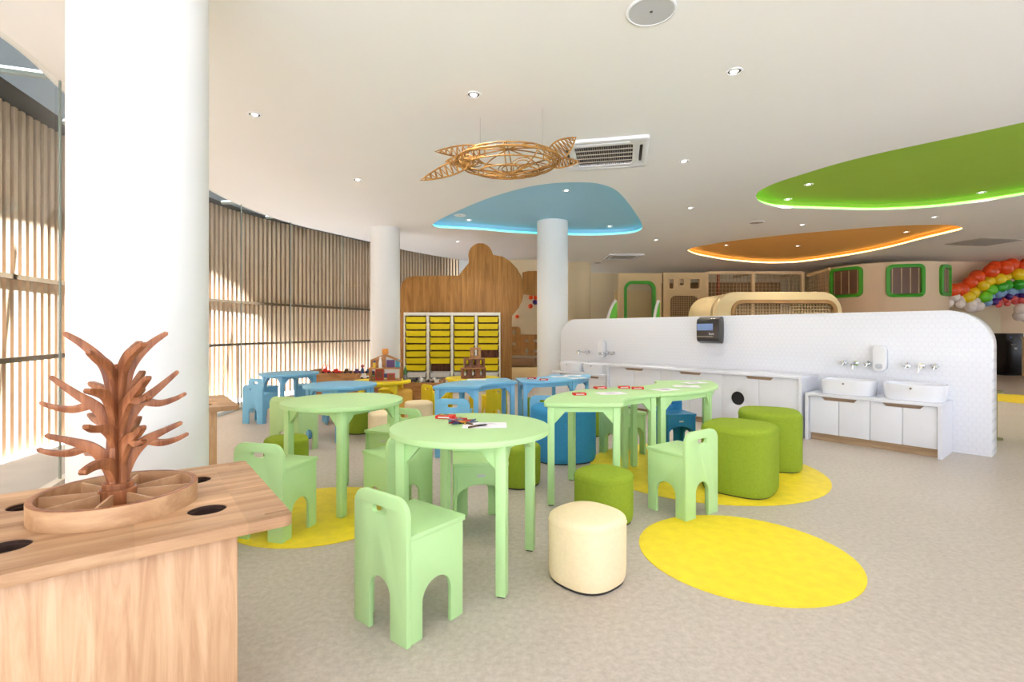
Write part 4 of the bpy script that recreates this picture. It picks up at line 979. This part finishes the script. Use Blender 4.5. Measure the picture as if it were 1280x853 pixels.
for px in (883, 941, 1003):
    MB().box((pw(px, 0)[0], 0, pw(0, 340.5)[1] / 2), (.09, .09, pw(0, 340.5)[1]), bev=.01).build('post', 'play_post', t)
xa, xb = pw(883, 0)[0], pw(1003, 0)[0]; zt = pw(0, 339)[1]
for a, c in ((883, 941), (941, 1003)):
    b = MB(); b.box(((pw(a, 0)[0] + pw(c, 0)[0]) / 2, 0, zt - .05), (pw(c, 0)[0] - pw(a, 0)[0] - .09, .08, .08)); b.build('top_beam', 'play_post', t)
    net_mesh(pw(a, 0)[0] + .05, pw(c, 0)[0] - .05, .6, zt - .1, 0, .1).build('net', 'net', t)
    b = MB(); b.tube([(pw(c, 0)[0], 0, zt - .05), (pw(c, 0)[0] + .02, 1.2, zt - .05)], .04, 8); b.build('side_beam', 'play_post', t)
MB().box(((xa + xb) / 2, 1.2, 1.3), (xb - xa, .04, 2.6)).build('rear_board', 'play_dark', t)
MB().cyl((pw(907, 0)[0], .5, 0), (pw(907, 0)[0], .5, zt - .05), .04).build('pole', 'red_pole', t)
# slanted net beam from the cage to the house
t = thing('corner_net', 'short slanting net wall joining the climbing cage to the round play house', 'climbing cage', (0, 0, 0))
pA, pB = Vector((pw(1004.5, 0)[0] + .06, PY - .1, 0)), Vector((8.32, 13.2, 0)); dd = pB - pA; ang = math.atan2(dd.y, dd.x)
b = net_mesh(0, dd.length, .6, 2.62, 0, .1); o = b.build('net', 'net', t, pA, (0, 0, ang))
MB().tube([pA + Vector((0, 0, 2.68)), pB + Vector((0, 0, 2.75))], .045, 8).build('top_beam', 'play_post', t)
# rounded play capsule
CY = 9.6
def cw(px, py): return wpt(px, py, CY)
c0, c1 = cw(893, 0)[0], cw(1049, 0)[0]; ct = cw(0, 365.5)[1]
i0, i1, it = cw(913, 0)[0], cw(1042, 0)[0], cw(0, 376.5)[1]
t = thing('play_capsule', 'beige rounded play capsule with a long netted window behind the sink wall', 'play capsule', (0, CY, 0))
b = MB(); b.add(plate(rrect(c0, 0, c1, ct, (.02, .02, .38, .38), 10), [rrect(i0, .5, i1, it, .2, 8)], t=.16, bev=.03, seg=3), up_x(0, 0)); b.build('front_shell', 'play_foam', t)
b = MB(); b.add(plate(rrect(c0 - .03, 0, c1 - .03, ct - .01, (.02, .02, .4, .4), 10), [rrect(c0 + .06, .05, c1 - .12, ct - .1, .3, 8)], t=1.2, bev=.03, seg=3), up_x(0, .72)); b.build('body_shell', 'play_foam', t)
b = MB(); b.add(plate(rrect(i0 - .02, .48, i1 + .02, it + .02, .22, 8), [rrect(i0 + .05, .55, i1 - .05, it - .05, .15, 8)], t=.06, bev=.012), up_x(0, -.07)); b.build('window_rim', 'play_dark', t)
net_mesh(i0 + .05, i1 - .05, .55, it - .05, -.02, .055).build('net', 'net', t)
# round play house with green windows
DC, DR = Vector((9.77, 13.4)), 1.4
t = thing('round_play_house', 'round beige play house with green framed windows behind the sink wall', 'play house', (DC.x, DC.y, 0))
MB().lathe([(DR, 0), (DR, 2.78), (DR - .05, 2.8)], 96).build('drum', 'pink_wall', t)
def drum_angle(px):
    d = math.atan2(px - 640, 630); L = Vector((math.sin(d), math.cos(d)))
    bq = -DC.dot(L); cq = DC.dot(DC) - DR * DR; disc_ = bq * bq - cq
    s_ = -bq - math.sqrt(max(0, disc_)); p = L * s_ - DC; return math.atan2(p.y, p.x), s_ * math.cos(d)
for pl, pr_, yt, yb in ((1039, 1079, 334.5, 372), (1107.5, 1154.5, 330.5, 371.5), (1174, 1184.5, 331, 370)):
    aL, YL = drum_angle(pl); aR, YR = drum_angle(pr_); am, Ym = drum_angle((pl + pr_) / 2)
    if pr_ > 1180: aR = aL + .42
    am = (aL + aR) / 2; wd = abs(aR - aL) * DR; zt, zb = HC + (414 - yt) * Ym / 630, HC + (414 - yb) * Ym / 630
    def bend(b, th):
        for v in b.b.verts:
            a = v.co.x / DR; rr = DR + v.co.y; v.co = Vector((rr * math.cos(am + a), rr * math.sin(am + a), v.co.z))
        return b
    dens = lambda lp: [(v.x, v.y) for v in resample([*lp, lp[0]], .04)]
    b = MB(); b.add(plate(dens(rrect(-wd / 2, zb, wd / 2, zt, .13, 6)), [dens(rrect(-wd / 2 + .075, zb + .075, wd / 2 - .075, zt - .075, .07, 6))], t=.08, bev=.008), up_x(0, .02)); bend(b, 0); fr = b.build('window_frame', 'green_trim', t)
    b = MB(); pw2 = wd - .14
    for k in range(12): b.box((-pw2 / 2 + pw2 * (k + .5) / 12, .006, (zb + zt) / 2), (pw2 / 12 + .0005, .008, zt - zb - .145))
    bend(b, 0); b.build('pane', 'house_pane', fr)
    b = MB()
    for k in range(4):
        xx = -wd / 2 + .12 + (wd - .24) * k / 3; b.box((xx, .012, (zb + zt) / 2), (.022, .006, zt - zb - .18))
    bend(b, 0); b.build('bars', 'net', fr)
# black appliance, white counter and pale board beyond the wall end
t = thing('black_appliance', 'black tall appliance by the far right wall under the balloons', 'appliance', (12.62, 12.9, 0))
MB().box((0, 0, .55), (.44, .5, 1.02), bev=.006).build('case', 'dark_oven', t); MB().box((.0, -.253, .78), (.2, .012, .02)).build('handle', 'vent_bar', t); MB().box((-.1, -.252, .96), (.06, .008, .05)).build('display', 'c_blue', t); MB().box((.02, -.252, .68), (.07, .008, .05)).build('sticker', 'c_white', t)
MB().box((0, 0, .02), (.4, .46, .04)).build('plinth', 'dark_gap', t)
t = thing('round_counter', 'rounded pale reception counter at the right edge', 'counter', (12.6, 11.5, 0))
MB().lathe([(.68, .06), (.68, .94)], 64).build('body', 'pink_wall', t); MB().lathe([(.7, .94), (.7, .975)], 64).build('counter_top', 'toe', t); MB().lathe([(.66, 0), (.66, .06)], 64).build('plinth', 'toe', t)
t = thing('pale_panel', 'pale rounded wall panel below the rainbow balloons', 'wall panel', (11.85, 13.27, 0))
b = MB(); b.add(plate(rrect(-1.2, .9, 1.0, 1.75, .2, 6), t=.04, bev=.01), up_x(0, 0)); b.build('panel', 'cream_wall', t)

# rainbow balloon arch
BY = 12.7
def balloons(m, word, rowname, pts, r):
    for k, (cx, cyy) in enumerate(pts):
        px, py = 1160 + cx / 8.533, 300 + cyy / 8.533
        x, z = wpt(px, py, BY); yy = BY + (.05 if k % 2 else -.03)
        b = MB(); rr = r * (1 + .08 * math.sin(k * 2.3)); b.sphere((0, 0, 0), rr, (1, 1, 1.06), 18); b.lathe([(rr * .16, -rr * 1.0), (rr * .05, -rr * 1.1), (rr * .12, -rr * 1.18)], 8)
        o = b.build('balloon', m, None, (x, yy, z), (.5 * math.sin(k), .6 * math.cos(k * 1.7), 0), angle=60)
        tag(o, f'{ordw[k]} {word} balloon from the left in the {rowname}', 'balloon', f'{word} balloons of the rainbow arch')
balloons('b_red', 'red orange', 'outer rainbow row', [(255, 540), (370, 530), (440, 455), (540, 395), (660, 335), (735, 290), (805, 300), (910, 265), (1000, 300), (1080, 270)], .165)
balloons('b_yellow', 'yellow', 'second rainbow row', [(420, 610), (495, 565), (575, 490), (665, 435), (745, 420), (840, 390), (955, 370), (1030, 395), (1100, 370)], .145)
balloons('b_lime', 'lime green', 'third rainbow row', [(600, 612), (690, 537)], .14)
balloons('b_green', 'dark green', 'third rainbow row', [(765, 500), (845, 482), (955, 478), (1035, 485), (1110, 478)], .14)
balloons('b_sky', 'pale blue', 'fourth rainbow row', [(625, 668), (682, 608), (742, 585), (815, 565), (872, 560), (935, 552), (1005, 548), (1070, 548)], .1)
balloons('b_purple', 'purple', 'fifth rainbow row', [(695, 660), (765, 618), (850, 606), (935, 598), (1000, 595), (1065, 595)], .09)
balloons('b_pink', 'coral pink', 'inner rainbow row', [(743, 690), (780, 656), (833, 682), (845, 636), (905, 630), (945, 660), (990, 645), (1025, 665), (1080, 650)], .075)
balloons('b_white', 'white', 'cloud at the left foot of the rainbow', [(270, 610), (232, 668), (330, 686), (362, 645), (450, 685), (522, 655), (440, 722), (500, 725), (532, 712)], .12)
balloons('b_white', 'white', 'small cloud right of the rainbow', [(975, 735), (1000, 805), (1070, 760), (1075, 820)], .13)

# ------------------------------------------------------------------ ceiling fixtures
def downlight(px, py, label, z=CEIL, r=.055, power=9, warm=False):
    p = ceil_pt(px, py, z)
    t = thing('downlight', label, 'downlight', (p.x, p.y, z), 0, 'recessed ceiling downlights')
    MB().lathe([(r * .78, -.001), (r * .82, -.007), (r, -.006), (r * 1.03, -.0005)], 40, close=False).build('trim_ring', 'white_plastic', t)
    MB().lathe([(r * .8, -.002), (r * .58, -.0022)], 40, close=False).build('baffle', 'dark_gap', t)
    MB().lathe([(r * .42, -.0032), (r * .42, -.0028)], 32, (0, r * .14, 0)).build('lens', 'lens', t)
    l = light('lamp', 'SPOT', (0, 0, -.02), power, (1, .9, .76) if warm else (1, .95, .87)); l.parent = t; l.data.spot_size = R(130); l.data.spot_blend = .8; l.data.shadow_soft_size = .05
for px, py, lb, wm in ((918, 89, 'downlight in the white ceiling nearest the camera, right of the air conditioner', 0), (592, 118, 'downlight in the white ceiling above the rattan turtle', 0), (318, 143, 'downlight in the white ceiling beside the big white column', 0),
        (447, 224.5, 'downlight in the white ceiling over the far blue table', 0), (855, 201.5, 'downlight in the white ceiling between the air conditioner and the green recess', 0), (863, 260, 'downlight in the white ceiling between the blue and orange recesses', 1),
        (1003, 281, 'downlight in the white ceiling between the green and orange recesses', 1), (1168, 271.5, 'downlight in the white ceiling above the right tip of the orange recess', 1), (572, 302, 'downlight in the white ceiling left of the blue recess, over the tub shelves', 1), (820, 300, 'downlight in the white ceiling left of the orange recess', 1)):
    downlight(px, py, lb, warm=wm, power=80 if wm else 34)
for px, py, z, lb in ((708, 238, CEIL + .12, 'downlight in the blue recess nearest the camera'), (586, 275, CEIL + .12, 'downlight near the left tip of the blue recess'), (762, 283, CEIL + .12, 'downlight near the right end of the blue recess'),
        (1011, 230.5, CEIL + .11, 'downlight in the green recess near its left tip, front one'), (985, 249, CEIL + .11, 'downlight in the green recess near its left tip, rear one'), (1227, 240.5, CEIL + .11, 'downlight on the right side of the green recess'),
        (908, 306.5, CEIL + .1, 'downlight at the left of the orange recess'), (997, 307.5, CEIL + .1, 'downlight in the middle of the orange recess'), (1133, 290, CEIL + .1, 'downlight at the right of the orange recess')):
    downlight(px, py, lb, z, power=44, warm=True)
def round_vent(px, py, r, name, label, m, z=CEIL):
    p = ceil_pt(px, py, z); t = thing(name, label, name.replace('_', ' '), (p.x, p.y, z))
    MB().lathe([(r, -.0005), (r, -.008), (r * .93, -.011), (r * .9, -.008)], 48, close=False).build('ring', 'white_plastic', t); MB().lathe([(r * .93, -.0075), (r * .93, -.0065)], 48).build('grille', m, t)
    MB().cyl((0, 0, -.0105), (0, 0, -.007), r * .06, n=12).build('centre_stud', 'vent_dark', t)
round_vent(814, 13, .14, 'ceiling_speaker', 'round grey ceiling speaker at the top of the photo', 'speaker')
round_vent(946, 278, .12, 'ceiling_vent', 'small round grey vent left of the orange recess tip, below the green recess', 'vent_grey')
round_vent(575, 269, .1, 'ceiling_sensor', 'round pale plate at the left tip of the blue recess', 'white_plastic', CEIL + .12)
round_vent(747, 328.5, .1, 'ceiling_hatch', 'small grey ceiling disc left of the far air conditioner', 'vent_grey')
def cassette(c, ang, s, label):
    t = thing('air_conditioner', label, 'air conditioner', (c[0], c[1], CEIL), ang, 'ceiling air conditioners')
    b = MB(); fr = rrect(-s / 2, -s / 2, s / 2, s / 2, .03, 4); slots = []
    for k in range(4):
        h = rrect(-s * .3, s * .405, s * .3, s * .44, .01, 3); q = R(90 * k); slots.append([(x * math.cos(q) - y * math.sin(q), x * math.sin(q) + y * math.cos(q)) for x, y in h])
    g = s * .33
    b.add(plate(fr, slots + [rrect(-g, -g, g, g, .03, 4)], t=.03, bev=.006), Matrix.Translation((0, 0, -.0155))); b.build('face_panel', 'white_plastic', t)
    MB().box((0, 0, -.003), (s * .95, s * .95, .004)).build('dark_interior', 'vent_dark', t)
    b = MB()
    for k in range(1, 26): b.box((-g + 2 * g * k / 26, 0, -.018), (.007, 2 * g, .01))
    b.build('grille', 'vent_bar', t)
    b = MB()
    for k in range(1, 5): b.box((0, -g + 2 * g * k / 5, -.026), (2 * g, .007, .010))
    b.build('grille_bars', 'vent_grey', t)
    for k in range(4):
        q = R(90 * k); MB().box((0, s * .422, -.018), (s * .56, .014, .006), mtx=Matrix.Rotation(q, 4, 'Z')).build('louvre', 'vent_dark', t)
cassette((.95, 5.19), math.atan2(-.187, .852), .86, 'near ceiling air conditioner behind the rattan turtle')
pc = ceil_pt(778.5, 320.8); cassette((pc.x, pc.y), 0, .86, 'far ceiling air conditioner left of the orange recess')
pa = ceil_pt(1229, 302.5); t = thing('linear_vent', 'flat grey ceiling vent right of the orange recess', 'ceiling vent', (pa.x, pa.y, CEIL), R(8))
MB().box((0, 0, -.008), (1.0, .72, .014), bev=.004).build('frame', 'vent_grey', t)
b = MB()
for k in range(9): b.box((0, -.3 + .075 * k, -.018), (.9, .03, .008))
b.build('blades', 'vent_bar', t)

# ------------------------------------------------------------------ rattan turtle hanging from the ceiling
TZ = 2.547; TX, TYY = -.03, 4.2
t = thing('rattan_turtle', 'woven rattan turtle hanging below the white ceiling', 'hanging ornament', (TX, TYY, TZ), R(-4))
random.seed(3)
EA, EB, EC = .43, .33, .125
def ell(u, v, k=1.0): return (EA * k * math.cos(v) * math.cos(u), EB * k * math.cos(v) * math.sin(u), EC * k * math.sin(v) * (1 if v < 0 else .7))
b = MB()
for v in (-.95, -.5, 0, 0.02, .55): b.tube([ell(2 * PI * k / 40, v, 1 + .01 * random.uniform(-1, 1)) for k in range(40)], .0065 if v else .011, 6, closed=True)
for k in range(5):
    u0 = PI * k / 5 + .3; b.tube([ell(u0 + (0 if j < 20 else PI), (-PI / 2 + PI * j / 20) if j < 20 else (PI / 2 - PI * (j - 20) / 20), 1.0) for j in range(40)], .0055, 6, closed=True)
for k in range(16):
    u0, v0, ru, rv = random.uniform(0, 2 * PI), random.uniform(-1.0, .5), random.uniform(.15, .4), random.uniform(.15, .45)
    for q in range(2): b.tube([ell(u0 + ru * (1 - .3 * q) * math.cos(a), max(-1.5, min(1.5, v0 + rv * (1 - .3 * q) * math.sin(a))), 1.0) for a in [2 * PI * j / 14 for j in range(14)]], .0045, 5, closed=True)
b.build('shell', 'rattan', t)
def flipper(root, tip, wd, up, name='flipper'):
    r0, t0 = Vector(root), Vector(tip); d = (t0 - r0); side = d.normalized().cross(Vector(up)).normalized()
    N_ = 9; prof_ = [wd * math.sin(PI * min(1, .16 + .84 * (k / N_)) ** .8) if k < N_ else 0 for k in range(N_ + 1)]
    A = [r0 + d * (k / N_) + side * prof_[k] for k in range(N_ + 1)]; B = [r0 + d * (k / N_) - side * prof_[k] for k in range(N_ + 1)]
    U = Vector(up).normalized() * .022
    b = MB(); b.tube(A + B[::-1][1:], .0075, 6, closed=True)
    for k in range(1, N_):
        m_ = (A[k] + B[k]) / 2
        b.tube([A[k], m_ + U, B[k]], .005, 5); b.tube([A[k], m_ - U, B[k]], .005, 5)
        if k < N_ - 1: b.tube([A[k], (A[k] + B[k + 1]) / 2 + U * .7, B[k + 1]], .0045, 5)
    b.build(name, 'rattan', t)
flipper((-.20, .02, .085), (-.62, .0, .085), .05, (0, 1, .35))
flipper((-.34, -.04, -.03), (-.73, -.06, -.175), .05, (0, 1, .3))
flipper((.36, .02, .03), (.56, .02, .18), .075, (.1, 1, .2))
flipper((.34, -.03, -.045), (.585, -.03, -.04), .04, (0, 1, .3))
flipper((-.30, .0, .0), (-.53, .0, .0), .05, (0, 1, .3), 'head')
b = MB()
for x, y in ((-.25, .1), (.28, -.05)): b.tube([(x, y, .07), (x, y, CEIL - TZ - .001)], .0012, 5)
b.build('hanging_wire', 'vent_bar', t)
